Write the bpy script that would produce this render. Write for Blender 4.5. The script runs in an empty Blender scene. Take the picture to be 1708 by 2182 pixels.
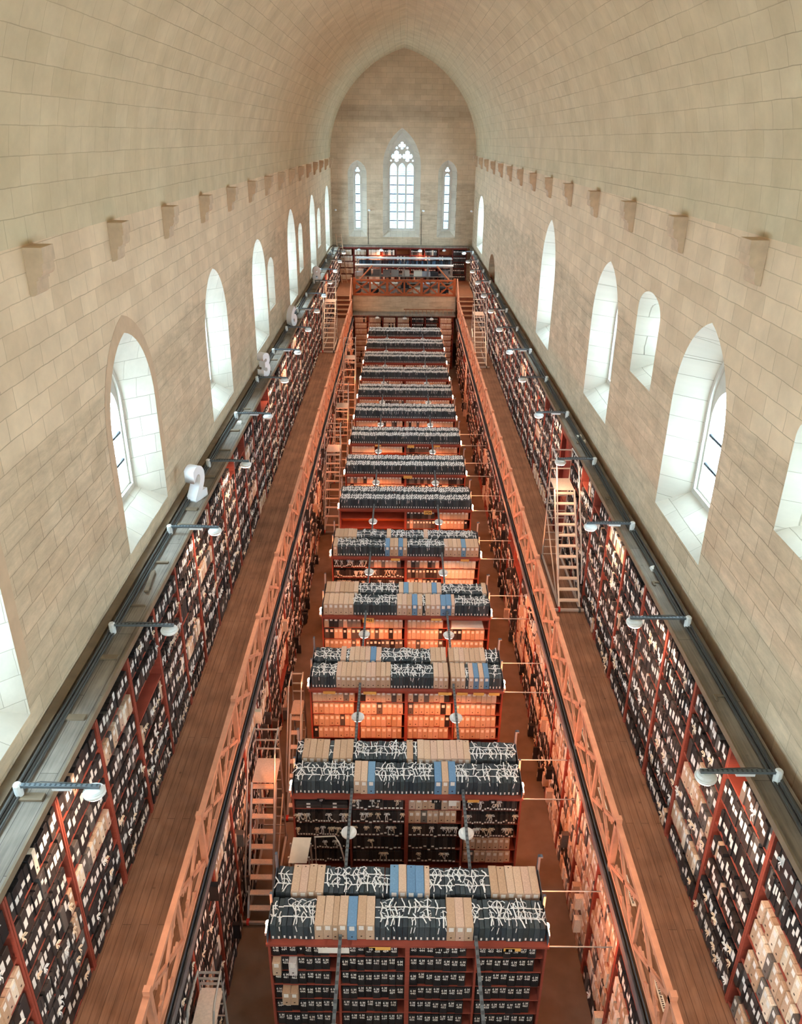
import bpy, bmesh, math, random
import numpy as np
from mathutils import Matrix, Vector
R_ = random.Random(7)
sc = bpy.context.scene
COL = sc.collection
PI = math.pi

# ------------------------------------------------------------------ camera
def lin(c):
    c = c / 255.0
    return c / 12.92 if c <= 0.04045 else ((c + 0.055) / 1.055) ** 2.4
def rgb(r, g, b):
    return (lin(r), lin(g), lin(b), 1.0)

H = 11.9
FPX = 1715.0
cam_d = bpy.data.cameras.new('camera')
cam_d.sensor_fit = 'VERTICAL'
cam_d.sensor_height = 24.0
cam_d.lens = FPX / 2182.0 * 24.0
cam_d.clip_start = 0.05
cam_d.clip_end = 200
cam = bpy.data.objects.new('camera', cam_d)
COL.objects.link(cam)
vy = Vector(((860 - 854) / FPX, (1091 - 262) / FPX, 1.0)).normalized()   # world Y in (right, up, forward)
vx = Vector((1.0, -0.0105, 0.0))
vx.z = -(vx.x * vy.x + vx.y * vy.y) / vy.z
vx.normalize()
vz = vx.cross(vy)
if vz.y < 0:
    vz = -vz
right = Vector((vx.x, vy.x, vz.x)); up = Vector((vx.y, vy.y, vz.y)); fwd = Vector((vx.z, vy.z, vz.z))
M = Matrix.Identity(4)
for i in range(3):
    M[i][0] = right[i]; M[i][1] = up[i]; M[i][2] = -fwd[i]
M[0][3], M[1][3], M[2][3] = 0, 0, H
cam.matrix_world = M
sc.camera = cam
def project(p):
    v = Vector(p) - Vector((0, 0, H))
    w = v.dot(fwd)
    if w < 0.2:
        return None
    return 854 + FPX * v.dot(right) / w, 1091 - FPX * v.dot(up) / w, w

# ------------------------------------------------------------------ world, exposure, light strengths
SKY = 98.0
LAMP = 95.0          # gallery floodlights (W)
AISLE = 92.0         # lamps over the aisles
BULB = 36.0          # lamps on the ends of the shelf units
WARM = (1.0, 0.27, 0.09)
WARMW = (1.0, 0.60, 0.38)
sc.view_settings.view_transform = 'Standard'
sc.view_settings.look = 'None'
sc.view_settings.gamma = 1.0
sc.view_settings.use_curve_mapping = False
sc.view_settings.exposure = 0.13
sc.cycles.diffuse_bounces = 5
sc.cycles.max_bounces = 7
sc.cycles.glossy_bounces = 2
sc.cycles.transmission_bounces = 2
sc.cycles.adaptive_threshold = 0.08
sc.cycles.adaptive_min_samples = 16
world = bpy.data.worlds.new('sky')
sc.world = world
world.use_nodes = True
bg = world.node_tree.nodes['Background']
bg.inputs['Color'].default_value = (0.64, 0.86, 1.0, 1)
bg.inputs['Strength'].default_value = SKY

# ------------------------------------------------------------------ helpers
def tag(o, label=None, cat=None, group=None, kind=None):
    if label: o['label'] = label
    if cat: o['category'] = cat
    if group: o['group'] = group
    if kind: o['kind'] = kind
    return o

def thing(name, label, cat, loc=(0, 0, 0), rz=0.0, group=None):
    o = bpy.data.objects.new(name, None)
    o.empty_display_size = 0.1
    COL.objects.link(o)
    o.location = loc
    o.rotation_euler = (0, 0, rz)
    return tag(o, label, cat, group)

class MB:
    def __init__(self):
        self.v = []; self.f = []; self.m = []; self.uv = None
    def add(self, vs, fs, m=0):
        n = len(self.v)
        self.v.extend([tuple(p) for p in vs])
        for f in fs:
            self.f.append(tuple(n + i for i in f)); self.m.append(m)
    def box(self, x0, x1, y0, y1, z0, z1, m=0):
        self.hexa([(x0, y0, z0), (x1, y0, z0), (x1, y1, z0), (x0, y1, z0),
                   (x0, y0, z1), (x1, y0, z1), (x1, y1, z1), (x0, y1, z1)], m)
    def hexa(self, p, m=0):
        self.add(p, [(0, 3, 2, 1), (4, 5, 6, 7), (0, 1, 5, 4), (1, 2, 6, 5), (2, 3, 7, 6), (3, 0, 4, 7)], m)
    def bar(self, a, b, w, h, up_=(0, 0, 1), m=0):
        a = Vector(a); b = Vector(b)
        d = (b - a).normalized()
        u = Vector(up_)
        s = d.cross(u)
        if s.length < 1e-4:
            s = d.cross(Vector((1, 0, 0)))
        s.normalize()
        u = s.cross(d).normalized()
        s = s * w / 2; u = u * h / 2
        self.hexa([a - s - u, a + s - u, b + s - u, b - s - u, a - s + u, a + s + u, b + s + u, b - s + u], m)
    def tube(self, pts, r, n=6, m=0, cap=True):
        pts = [Vector(p) for p in pts]
        rings = []
        for i, p in enumerate(pts):
            d = (pts[min(i + 1, len(pts) - 1)] - pts[max(i - 1, 0)]).normalized()
            a = d.cross(Vector((0, 0, 1)))
            if a.length < 1e-3:
                a = Vector((1, 0, 0))
            a.normalize()
            b = d.cross(a).normalized()
            rings.append([p + r * (a * math.cos(2 * PI * k / n) + b * math.sin(2 * PI * k / n)) for k in range(n)])
        vs = [q for ring in rings for q in ring]
        fs = []
        for i in range(len(pts) - 1):
            for k in range(n):
                fs.append((i * n + k, i * n + (k + 1) % n, (i + 1) * n + (k + 1) % n, (i + 1) * n + k))
        if cap:
            fs.append(tuple(range(n))[::-1]); fs.append(tuple((len(pts) - 1) * n + k for k in range(n)))
        self.add(vs, fs, m)
    def lathe(self, prof, n=20, c=(0, 0, 0), m=0):
        vs = []; fs = []
        for (r, z) in prof:
            for k in range(n):
                a = 2 * PI * k / n
                vs.append((c[0] + r * math.cos(a), c[1] + r * math.sin(a), c[2] + z))
        for i in range(len(prof) - 1):
            for k in range(n):
                fs.append((i * n + k, i * n + (k + 1) % n, (i + 1) * n + (k + 1) % n, (i + 1) * n + k))
        fs.append(tuple(range(n))[::-1]); fs.append(tuple((len(prof) - 1) * n + k for k in range(n)))
        self.add(vs, fs, m)
    def mesh(self, name, mats):
        me = bpy.data.meshes.new(name)
        me.from_pydata(self.v, [], self.f)
        if not isinstance(mats, (list, tuple)):
            mats = [mats]
        for m in mats:
            me.materials.append(m)
        if len(mats) > 1:
            me.polygons.foreach_set('material_index', self.m)
        return me
    def build(self, name, mats, parent=None, loc=None, smooth=False, fix=True):
        me = self.mesh(name, mats)
        if fix:
            bm = bmesh.new(); bm.from_mesh(me)
            bmesh.ops.recalc_face_normals(bm, faces=bm.faces)
            bm.to_mesh(me); bm.free()
        if smooth:
            me.polygons.foreach_set('use_smooth', [True] * len(me.polygons))
        return link(name, me, parent, loc)

def link(name, me, parent=None, loc=None):
    o = bpy.data.objects.new(name, me)
    COL.objects.link(o)
    if parent is not None:
        o.parent = parent
    if loc is not None:
        o.location = loc
    return o

def copy_tree(o, parent=None):
    c = o.copy()
    COL.objects.link(c)
    if parent is not None:
        c.parent = parent
    for ch in KIDS.get(o.name, []):
        copy_tree(ch, c)
    return c
KIDS = {}
def note_kids(root):
    """remember a finished thing's children so copy_tree is quick"""
    def rec(o):
        KIDS[o.name] = list(o.children)
        for ch in o.children:
            rec(ch)
    rec(root)

ONES = ['', 'first', 'second', 'third', 'fourth', 'fifth', 'sixth', 'seventh', 'eighth', 'ninth', 'tenth', 'eleventh', 'twelfth',
        'thirteenth', 'fourteenth', 'fifteenth', 'sixteenth', 'seventeenth', 'eighteenth', 'nineteenth']
TENS = {2: ('twentieth', 'twenty'), 3: ('thirtieth', 'thirty'), 4: ('fortieth', 'forty'), 5: ('fiftieth', 'fifty'), 6: ('sixtieth', 'sixty'), 7: ('seventieth', 'seventy')}
def nth(n):
    if n < 20:
        return ONES[n]
    t, o = divmod(n, 10)
    return TENS[t][0] if o == 0 else TENS[t][1] + '-' + ONES[o]

# ------------------------------------------------------------------ materials
def new_mat(name):
    m = bpy.data.materials.new(name)
    m.use_nodes = True
    nt = m.node_tree
    return m, nt, nt.nodes['Principled BSDF']

def mat(name, col, rough=0.7, noise=0.0, nscale=8.0, metal=0.0, stretch=None, spec=0.3, bump=0.0):
    m, nt, b = new_mat(name)
    b.inputs['Base Color'].default_value = col
    b.inputs['Roughness'].default_value = rough
    b.inputs['Metallic'].default_value = metal
    b.inputs['Specular IOR Level'].default_value = spec
    if noise:
        tc = nt.nodes.new('ShaderNodeTexCoord')
        mp = nt.nodes.new('ShaderNodeMapping')
        if stretch:
            mp.inputs['Scale'].default_value = stretch
        nz = nt.nodes.new('ShaderNodeTexNoise')
        nz.inputs['Scale'].default_value = nscale
        nz.inputs['Detail'].default_value = 5
        mr = nt.nodes.new('ShaderNodeMapRange')
        mr.inputs['From Min'].default_value = 0.3
        mr.inputs['From Max'].default_value = 0.7
        mr.inputs['To Min'].default_value = 1 - noise
        mr.inputs['To Max'].default_value = 1 + noise
        mx = nt.nodes.new('ShaderNodeVectorMath'); mx.operation = 'SCALE'
        mx.inputs[0].default_value = col[:3]
        nt.links.new(tc.outputs['Object'], mp.inputs['Vector'])
        nt.links.new(mp.outputs['Vector'], nz.inputs['Vector'])
        nt.links.new(nz.outputs['Fac'], mr.inputs['Value'])
        nt.links.new(mr.outputs['Result'], mx.inputs['Scale'])
        nt.links.new(mx.outputs['Vector'], b.inputs['Base Color'])
        if bump:
            bp = nt.nodes.new('ShaderNodeBump')
            bp.inputs['Strength'].default_value = bump
            bp.inputs['Distance'].default_value = 0.01
            nt.links.new(nz.outputs['Fac'], bp.inputs['Height'])
            nt.links.new(bp.outputs['Normal'], b.inputs['Normal'])
    return m

def glow(name, col, strength):
    m, nt, b = new_mat(name)
    b.inputs['Base Color'].default_value = (0.9, 0.9, 0.9, 1)
    b.inputs['Emission Color'].default_value = (*col, 1)
    b.inputs['Emission Strength'].default_value = strength
    return m

def stone(name, c1, c2, mortar, bw=0.48, bh=0.30, band=None, stain=None):
    """coursed ashlar laid in the UV plane (metres); band = (z edge, colour factor): older darker stone below a ragged line"""
    m, nt, b = new_mat(name)
    N = nt.nodes.new; L = nt.links.new
    uv = N('ShaderNodeUVMap')
    br = N('ShaderNodeTexBrick')
    br.inputs['Scale'].default_value = 1.0
    br.inputs['Brick Width'].default_value = bw
    br.inputs['Row Height'].default_value = bh
    br.inputs['Mortar Size'].default_value = 0.006
    br.inputs['Mortar Smooth'].default_value = 0.6
    br.inputs['Bias'].default_value = -0.1
    br.inputs['Color1'].default_value = c1
    br.inputs['Color2'].default_value = c2
    br.inputs['Mortar'].default_value = mortar
    wob = N('ShaderNodeTexNoise'); wob.inputs['Scale'].default_value = 2.2; wob.inputs['Detail'].default_value = 3
    wsub = N('ShaderNodeVectorMath'); wsub.operation = 'MULTIPLY_ADD'
    wsub.inputs[1].default_value = (0.05, 0.03, 0.0)
    L(uv.outputs['UV'], wob.inputs['Vector'])
    L(wob.outputs['Color'], wsub.inputs[0]); L(uv.outputs['UV'], wsub.inputs[2])
    L(wsub.outputs['Vector'], br.inputs['Vector'])
    nz = N('ShaderNodeTexNoise'); nz.inputs['Scale'].default_value = 1.3; nz.inputs['Detail'].default_value = 8; nz.inputs['Roughness'].default_value = 0.65
    L(uv.outputs['UV'], nz.inputs['Vector'])
    mr = N('ShaderNodeMapRange'); mr.inputs['From Min'].default_value = 0.3; mr.inputs['From Max'].default_value = 0.7
    mr.inputs['To Min'].default_value = 0.86; mr.inputs['To Max'].default_value = 1.1
    L(nz.outputs['Fac'], mr.inputs['Value'])
    sc1 = N('ShaderNodeVectorMath'); sc1.operation = 'SCALE'
    L(br.outputs['Color'], sc1.inputs[0]); L(mr.outputs['Result'], sc1.inputs['Scale'])
    # joints open and dark in places, nearly flush elsewhere
    pn = N('ShaderNodeTexNoise'); pn.inputs['Scale'].default_value = 0.22; pn.inputs['Detail'].default_value = 4
    L(uv.outputs['UV'], pn.inputs['Vector'])
    pr = N('ShaderNodeMapRange'); pr.inputs['From Min'].default_value = 0.45; pr.inputs['From Max'].default_value = 0.72
    pr.inputs['To Min'].default_value = 0.0; pr.inputs['To Max'].default_value = 0.5
    L(pn.outputs['Fac'], pr.inputs['Value'])
    jm = N('ShaderNodeMath'); jm.operation = 'MULTIPLY'
    L(br.outputs['Fac'], jm.inputs[0]); L(pr.outputs['Result'], jm.inputs[1])
    js = N('ShaderNodeMath'); js.operation = 'SUBTRACT'; js.inputs[0].default_value = 1.0
    L(jm.outputs['Value'], js.inputs[1])
    sj = N('ShaderNodeVectorMath'); sj.operation = 'SCALE'
    L(sc1.outputs['Vector'], sj.inputs[0]); L(js.outputs['Value'], sj.inputs['Scale'])
    out = sj.outputs['Vector']
    if stain:
        sepb = N('ShaderNodeSeparateXYZ'); L(uv.outputs['UV'], sepb.inputs['Vector'])
        d0 = N('ShaderNodeMath'); d0.operation = 'SUBTRACT'; d0.inputs[1].default_value = (stain[0] + stain[1]) / 2
        L(sepb.outputs['Y'], d0.inputs[0])
        d1 = N('ShaderNodeMath'); d1.operation = 'ABSOLUTE'; L(d0.outputs['Value'], d1.inputs[0])
        d2 = N('ShaderNodeMapRange'); hwid = (stain[1] - stain[0]) / 2
        d2.inputs['From Min'].default_value = hwid - .08; d2.inputs['From Max'].default_value = hwid + .08
        d2.inputs['To Min'].default_value = stain[2]; d2.inputs['To Max'].default_value = 1.0
        L(d1.outputs['Value'], d2.inputs['Value'])
        ss = N('ShaderNodeVectorMath'); ss.operation = 'SCALE'
        L(out, ss.inputs[0]); L(d2.outputs['Result'], ss.inputs['Scale'])
        out = ss.outputs['Vector']
    hgt = br.outputs['Fac']
    if band:
        (zb, fac, zsoft) = band
        sep = N('ShaderNodeSeparateXYZ'); L(uv.outputs['UV'], sep.inputs['Vector'])
        # ragged upper limit of the old stone, stepped by courses
        n2 = N('ShaderNodeTexNoise'); n2.inputs['Scale'].default_value = 0.35; n2.inputs['Detail'].default_value = 3
        L(uv.outputs['UV'], n2.inputs['Vector'])
        ad = N('ShaderNodeMath'); ad.operation = 'MULTIPLY_ADD'; ad.inputs[1].default_value = zsoft
        L(n2.outputs['Fac'], ad.inputs[0]); L(sep.outputs['Y'], ad.inputs[2])
        st = N('ShaderNodeMapRange'); st.inputs['From Min'].default_value = zb + zsoft / 2 - 0.05; st.inputs['From Max'].default_value = zb + zsoft / 2 + 0.05
        L(ad.outputs['Value'], st.inputs['Value'])
        # weathering in streaks along the courses
        mp = N('ShaderNodeMapping'); mp.inputs['Scale'].default_value = (1.0, 4.0, 1.0)
        n3 = N('ShaderNodeTexNoise'); n3.inputs['Scale'].default_value = 1.6; n3.inputs['Detail'].default_value = 9; n3.inputs['Roughness'].default_value = 0.75
        L(uv.outputs['UV'], mp.inputs['Vector']); L(mp.outputs['Vector'], n3.inputs['Vector'])
        r3 = N('ShaderNodeMapRange'); r3.inputs['From Min'].default_value = 0.35; r3.inputs['From Max'].default_value = 0.65
        r3.inputs['To Min'].default_value = fac - 0.12; r3.inputs['To Max'].default_value = min(1.0, fac + 0.16)
        L(n3.outputs['Fac'], r3.inputs['Value'])
        mixf = N('ShaderNodeMix'); mixf.data_type = 'FLOAT'
        L(st.outputs['Result'], mixf.inputs[0]); L(r3.outputs['Result'], mixf.inputs[2]); mixf.inputs[3].default_value = 1.0
        sc2 = N('ShaderNodeVectorMath'); sc2.operation = 'SCALE'
        L(out, sc2.inputs[0]); L(mixf.outputs[0], sc2.inputs['Scale'])
        out = sc2.outputs['Vector']
    L(out, b.inputs['Base Color'])
    b.inputs['Roughness'].default_value = 0.92
    b.inputs['Specular IOR Level'].default_value = 0.15
    bp = N('ShaderNodeBump'); bp.inputs['Strength'].default_value = 0.35; bp.inputs['Distance'].default_value = 0.012; bp.invert = True
    ah = N('ShaderNodeMath'); ah.operation = 'MULTIPLY_ADD'; ah.inputs[1].default_value = 0.35
    L(nz.outputs['Fac'], ah.inputs[0]); L(hgt, ah.inputs[2])
    L(ah.outputs['Value'], bp.inputs['Height']); L(bp.outputs['Normal'], b.inputs['Normal'])
    return m

def attr_mat(name, rough, amt=0.12, nscale=60, spec=0.25):
    """board and paper whose own colour is stored with the mesh"""
    m, nt, b = new_mat(name)
    at = nt.nodes.new('ShaderNodeAttribute'); at.attribute_name = 'col'
    nz = nt.nodes.new('ShaderNodeTexNoise'); nz.inputs['Scale'].default_value = nscale; nz.inputs['Detail'].default_value = 4
    tc = nt.nodes.new('ShaderNodeTexCoord')
    mr = nt.nodes.new('ShaderNodeMapRange'); mr.inputs['From Min'].default_value = 0.3; mr.inputs['From Max'].default_value = 0.7
    mr.inputs['To Min'].default_value = 1 - amt; mr.inputs['To Max'].default_value = 1 + amt
    mx = nt.nodes.new('ShaderNodeVectorMath'); mx.operation = 'SCALE'
    nt.links.new(tc.outputs['Object'], nz.inputs['Vector'])
    nt.links.new(nz.outputs['Fac'], mr.inputs['Value'])
    nt.links.new(at.outputs['Color'], mx.inputs[0]); nt.links.new(mr.outputs['Result'], mx.inputs['Scale'])
    nt.links.new(mx.outputs['Vector'], b.inputs['Base Color'])
    b.inputs['Roughness'].default_value = rough
    b.inputs['Specular IOR Level'].default_value = spec
    return m

def planks(name, c1, c2, gap, w=0.16, l=3.0, along='Y', rough=0.75):
    m, nt, b = new_mat(name)
    N = nt.nodes.new; L = nt.links.new
    tc = N('ShaderNodeTexCoord'); mp = N('ShaderNodeMapping')
    if along == 'Y':
        mp.inputs['Rotation'].default_value = (0, 0, PI / 2)
    br = N('ShaderNodeTexBrick'); br.inputs['Scale'].default_value = 1
    br.inputs['Brick Width'].default_value = l; br.inputs['Row Height'].default_value = w
    br.inputs['Mortar Size'].default_value = 0.004; br.inputs['Mortar Smooth'].default_value = 0.3
    br.inputs['Color1'].default_value = c1; br.inputs['Color2'].default_value = c2; br.inputs['Mortar'].default_value = gap
    L(tc.outputs['Object'], mp.inputs['Vector']); L(mp.outputs['Vector'], br.inputs['Vector'])
    m2 = N('ShaderNodeMapping'); m2.inputs['Scale'].default_value = (30, 1.2, 1) if along == 'Y' else (1.2, 30, 1)
    nz = N('ShaderNodeTexNoise'); nz.inputs['Scale'].default_value = 1.5; nz.inputs['Detail'].default_value = 6; nz.inputs['Distortion'].default_value = 0.6
    L(tc.outputs['Object'], m2.inputs['Vector']); L(m2.outputs['Vector'], nz.inputs['Vector'])
    n2 = N('ShaderNodeTexNoise'); n2.inputs['Scale'].default_value = 2.2; n2.inputs['Detail'].default_value = 4
    L(tc.outputs['Object'], n2.inputs['Vector'])
    ad = N('ShaderNodeMath'); ad.operation = 'ADD'; L(nz.outputs['Fac'], ad.inputs[0]); L(n2.outputs['Fac'], ad.inputs[1])
    mr = N('ShaderNodeMapRange'); mr.inputs['From Min'].default_value = 0.7; mr.inputs['From Max'].default_value = 1.3
    mr.inputs['To Min'].default_value = 0.7; mr.inputs['To Max'].default_value = 1.28
    L(ad.outputs['Value'], mr.inputs['Value'])
    mx = N('ShaderNodeVectorMath'); mx.operation = 'SCALE'
    L(br.outputs['Color'], mx.inputs[0]); L(mr.outputs['Result'], mx.inputs['Scale'])
    # small dark knots
    vo = N('ShaderNodeTexVoronoi'); vo.inputs['Scale'].default_value = 3.2
    L(tc.outputs['Object'], vo.inputs['Vector'])
    kr = N('ShaderNodeMapRange'); kr.inputs['From Min'].default_value = 0.03; kr.inputs['From Max'].default_value = 0.09
    kr.inputs['To Min'].default_value = 0.55; kr.inputs['To Max'].default_value = 1.0
    L(vo.outputs['Distance'], kr.inputs['Value'])
    m3 = N('ShaderNodeVectorMath'); m3.operation = 'SCALE'
    L(mx.outputs['Vector'], m3.inputs[0]); L(kr.outputs['Result'], m3.inputs['Scale'])
    L(m3.outputs['Vector'], b.inputs['Base Color'])
    b.inputs['Roughness'].default_value = rough
    b.inputs['Specular IOR Level'].default_value = 0.25
    return m

def glass_mat(name, tint, base=(0.97, 0.98, 1, 1), lead=(0.25, 0.26, 0.3, 1)):
    """leaded quarries: clear sheet glass, dark leads, some tinted pieces"""
    m = bpy.data.materials.new(name); m.use_nodes = True
    nt = m.node_tree; nt.nodes.clear()
    N = nt.nodes.new; L = nt.links.new
    uv = N('ShaderNodeUVMap')
    br = N('ShaderNodeTexBrick'); br.inputs['Scale'].default_value = 1; br.inputs['Brick Width'].default_value = 0.16; br.inputs['Row Height'].default_value = 0.12
    br.inputs['Mortar Size'].default_value = 0.006; br.inputs['Mortar Smooth'].default_value = 0.0; br.offset = 0.5
    br.inputs['Color1'].default_value = base; br.inputs['Color2'].default_value = tint
    br.inputs['Bias'].default_value = -0.3
    br.inputs['Mortar'].default_value = lead
    L(uv.outputs['UV'], br.inputs['Vector'])
    tr = N('ShaderNodeBsdfTransparent'); L(br.outputs['Color'], tr.inputs['Color'])
    gl = N('ShaderNodeBsdfGlossy'); gl.inputs['Roughness'].default_value = 0.1
    mx = N('ShaderNodeMixShader'); mx.inputs[0].default_value = 0.04
    L(tr.outputs[0], mx.inputs[1]); L(gl.outputs[0], mx.inputs[2])
    ou = N('ShaderNodeOutputMaterial'); L(mx.outputs[0], ou.inputs['Surface'])
    return m

M_ = {}
M_['vault'] = stone('vault_ashlar', rgb(213, 197, 165), rgb(207, 190, 157), rgb(190, 174, 143), 0.50, 0.30)
M_['wall'] = stone('wall_ashlar', rgb(230, 207, 176), rgb(218, 194, 163), rgb(200, 178, 148), 0.55, 0.26, band=(8.55, 0.82, 1.4))
M_['endwall'] = stone('end_wall_ashlar', rgb(214, 192, 164), rgb(203, 180, 152), rgb(180, 158, 132), 0.6, 0.26, band=(8.95, 0.80, 0.2), stain=(12.0, 12.72, 0.8))
M_['dress'] = stone('dressed_stone', rgb(208, 199, 182), rgb(200, 190, 173), rgb(176, 166, 148), 0.6, 0.34)
M_['corbel'] = mat('corbel_stone', rgb(204, 180, 152), 0.9, 0.12, 6)
M_['band'] = mat('arch_voussoirs', rgb(204, 176, 146), 0.9, 0.08, 5)
M_['tracery'] = mat('tracery_stone', rgb(205, 200, 188), 0.85, 0.06, 6)
M_['iron'] = mat('iron_bar', rgb(52, 56, 62), 0.6)
M_['glass'] = glass_mat('leaded_glass', (0.26, 0.31, 0.33, 1), (0.31, 0.325, 0.33, 1), (0.10, 0.10, 0.12, 1))
M_['glassb'] = glass_mat('tinted_leaded_glass', (0.010, 0.018, 0.022, 1), (0.024, 0.026, 0.027, 1), (0.004, 0.005, 0.008, 1))
M_['clear'] = glass_mat('clear_glass', (0.52, 0.52, 0.52, 1), (0.56, 0.56, 0.56, 1), (0.2, 0.2, 0.2, 1))  # panes of the unseen windows added to brighten the hall
M_['floor'] = mat('worn_concrete', rgb(112, 94, 78), 0.8, 0.16, 3.0, spec=0.2)
M_['walk'] = planks('walkway_planks', rgb(136, 101, 79), rgb(126, 92, 71), rgb(90, 64, 49), 0.11, 3.4)
M_['ledge'] = planks('dusty_ledge_boards', rgb(136, 126, 114), rgb(124, 114, 102), rgb(80, 72, 64), 0.19, 2.6)
M_['ledgelip'] = mat('ledge_lip', rgb(126, 110, 90), 0.8, 0.15, 5)
M_['red'] = mat('red_stained_wood', rgb(146, 70, 56), 0.6, 0.14, 5, stretch=(1, 1, 6))
M_['redd'] = mat('dark_red_wood', rgb(112, 40, 30), 0.5, 0.14, 5)
M_['back'] = mat('back_panel_wood', rgb(176, 92, 52), 0.7, 0.16, 4)
M_['fence'] = mat('balustrade_timber', rgb(196, 140, 112), 0.65, 0.14, 6)
M_['balc'] = mat('balcony_timber', rgb(160, 84, 46), 0.6, 0.14, 6)
M_['step'] = mat('step_wood', rgb(150, 104, 76), 0.7, 0.15, 6)
M_['stepn'] = mat('step_nosing', rgb(188, 152, 122), 0.7, 0.1, 6)
M_['riser'] = mat('step_riser', rgb(120, 66, 42), 0.7, 0.15, 6)
M_['tray'] = mat('grey_cable_tray', rgb(112, 112, 116), 0.5, 0.1, 9, metal=0.3)
M_['steel'] = mat('galvanised_steel', rgb(176, 172, 166), 0.42, 0.08, 12, metal=0.55)
M_['alu'] = mat('aluminium', rgb(206, 196, 186), 0.38, 0.05, 14, metal=0.5)
M_['tread'] = mat('ribbed_tread', rgb(212, 190, 172), 0.55, 0.1, 40)
M_['chan'] = mat('perforated_channel', rgb(104, 112, 116), 0.5, 0.1, 10, metal=0.35)
M_['slot'] = mat('channel_slot', rgb(26, 28, 30), 0.8)
M_['housing'] = mat('lamp_housing', rgb(222, 224, 222), 0.4)
M_['rim'] = mat('lamp_rim', rgb(236, 236, 232), 0.3)
M_['cable'] = mat('grey_cable', rgb(74, 72, 68), 0.6)
M_['guard'] = mat('blue_grey_metal', rgb(86, 98, 110), 0.5, 0.08, 10)
M_['white'] = mat('white_painted', rgb(240, 240, 242), 0.6)
M_['paper'] = mat('white_paper', rgb(236, 232, 224), 0.85, 0.04, 20)
M_['ink'] = mat('black_ink', rgb(24, 22, 22), 0.8)
M_['card'] = mat('yellow_card', rgb(232, 178, 96), 0.8, 0.06, 12)
M_['plate'] = mat('black_number_plate', rgb(26, 24, 24), 0.6)
M_['redt'] = mat('red_plastic', rgb(196, 50, 40), 0.5)
M_['orange'] = mat('orange_card', rgb(232, 88, 36), 0.6)
M_['lens'] = glow('lamp_lens', (1.0, 0.86, 0.7), 14.0)
M_['lensoff'] = mat('unlit_lens', rgb(210, 210, 205), 0.2)
M_['bulb'] = glow('lamp_bulb', (1.0, 0.72, 0.45), 40.0)
M_['board'] = attr_mat('archive_board', 0.62)
M_['label'] = attr_mat('paper_label', 0.85, 0.05)
M_['ribbon'] = attr_mat('cotton_tape', 0.9, 0.08)
M_['rackpost'] = mat('rack_post', rgb(120, 112, 104), 0.5, 0.06, 4)
M_['metalrack'] = mat('pale_rack_board', rgb(206, 206, 206), 0.5, 0.06, 4)

# ------------------------------------------------------------------ nave dimensions
Y0, Y1 = -15.0, 48.0
def XL(y): return -4.13 + 0.0027 * y
def XR(y): return 4.33 - 0.0075 * y
def ZS(side, y): return 10.78 - 0.0122 * y if side == 'L' else 10.84 - 0.0105 * y

def lancet(a0, a1, z0, zs, za, n=10):
    """outline from bottom left, bottom right, up, over a pointed (or round) head; returns list of (u, v)"""
    c = (a0 + a1) / 2; hw = (a1 - a0) / 2; h = za - zs
    pts = [(a0, z0), (a1, z0), (a1, zs)]
    if h >= hw:
        r = (hw * hw + h * h) / (2 * hw)
        cx = a1 - r                      # right-hand arc centre
        e = math.atan2(h, c - cx)
        for k in range(1, n + 1):
            t = e * k / n
            pts.append((cx + r * math.cos(t), zs + r * math.sin(t)))
        left = [(2 * c - u, v) for (u, v) in reversed(pts[2:-1])]
    else:
        for k in range(1, n + 1):
            t = PI / 2 * k / n
            pts.append((c + hw * math.cos(t), zs + h * math.sin(t)))
        left = [(2 * c - u, v) for (u, v) in reversed(pts[2:-1])]
    return pts + left

def circle(cu, cv, r, n=16):
    return [(cu + r * math.cos(2 * PI * k / n), cv + r * math.sin(2 * PI * k / n)) for k in range(n)]

def foil(cu, cv, r, lobes=4, n=5):
    """quatrefoil outline"""
    pts = []
    d = r * 0.52; rr = r * 0.48
    for i in range(lobes):
        a = 2 * PI * i / lobes + PI / 2
        for k in range(n):
            t = a - PI * 0.62 + PI * 1.24 * k / (n - 1)
            pts.append((cu + d * math.cos(a) + rr * math.cos(t), cv + d * math.sin(a) + rr * math.sin(t)))
    return pts

def plate(outer, holes, fn, depth=None):
    """filled polygon with holes -> MB; fn(u, v, d) -> world; depth gives it thickness"""
    bm = bmesh.new()
    edges = []
    for loop in [outer] + holes:
        vs = [bm.verts.new((u, v, 0)) for (u, v) in loop]
        for i in range(len(vs)):
            edges.append(bm.edges.new((vs[i], vs[(i + 1) % len(vs)])))
    bmesh.ops.triangle_fill(bm, use_beauty=True, use_dissolve=False, edges=edges)
    bm.verts.index_update()
    vs = [(v.co.x, v.co.y) for v in bm.verts]
    fs = [tuple(v.index for v in f.verts) for f in bm.faces]
    bm.free()
    mb = MB()
    mb.add([fn(u, v, 0) for (u, v) in vs], fs)
    if depth:
        mb.add([fn(u, v, depth) for (u, v) in vs], [f[::-1] for f in fs])
        for loop in [outer] + holes:
            n = len(loop)
            a = [fn(u, v, 0) for (u, v) in loop]; b2 = [fn(u, v, depth) for (u, v) in loop]
            mb.add(a + b2, [(i, (i + 1) % n, n + (i + 1) % n, n + i) for i in range(n)])
    return mb

def uv_from(o, fn):
    """UVs in metres from local vertex position"""
    me = o.data
    uvl = me.uv_layers.new(name='UVMap')
    for l in me.loops:
        uvl.data[l.index].uv = fn(me.vertices[l.vertex_index].co)

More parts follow.
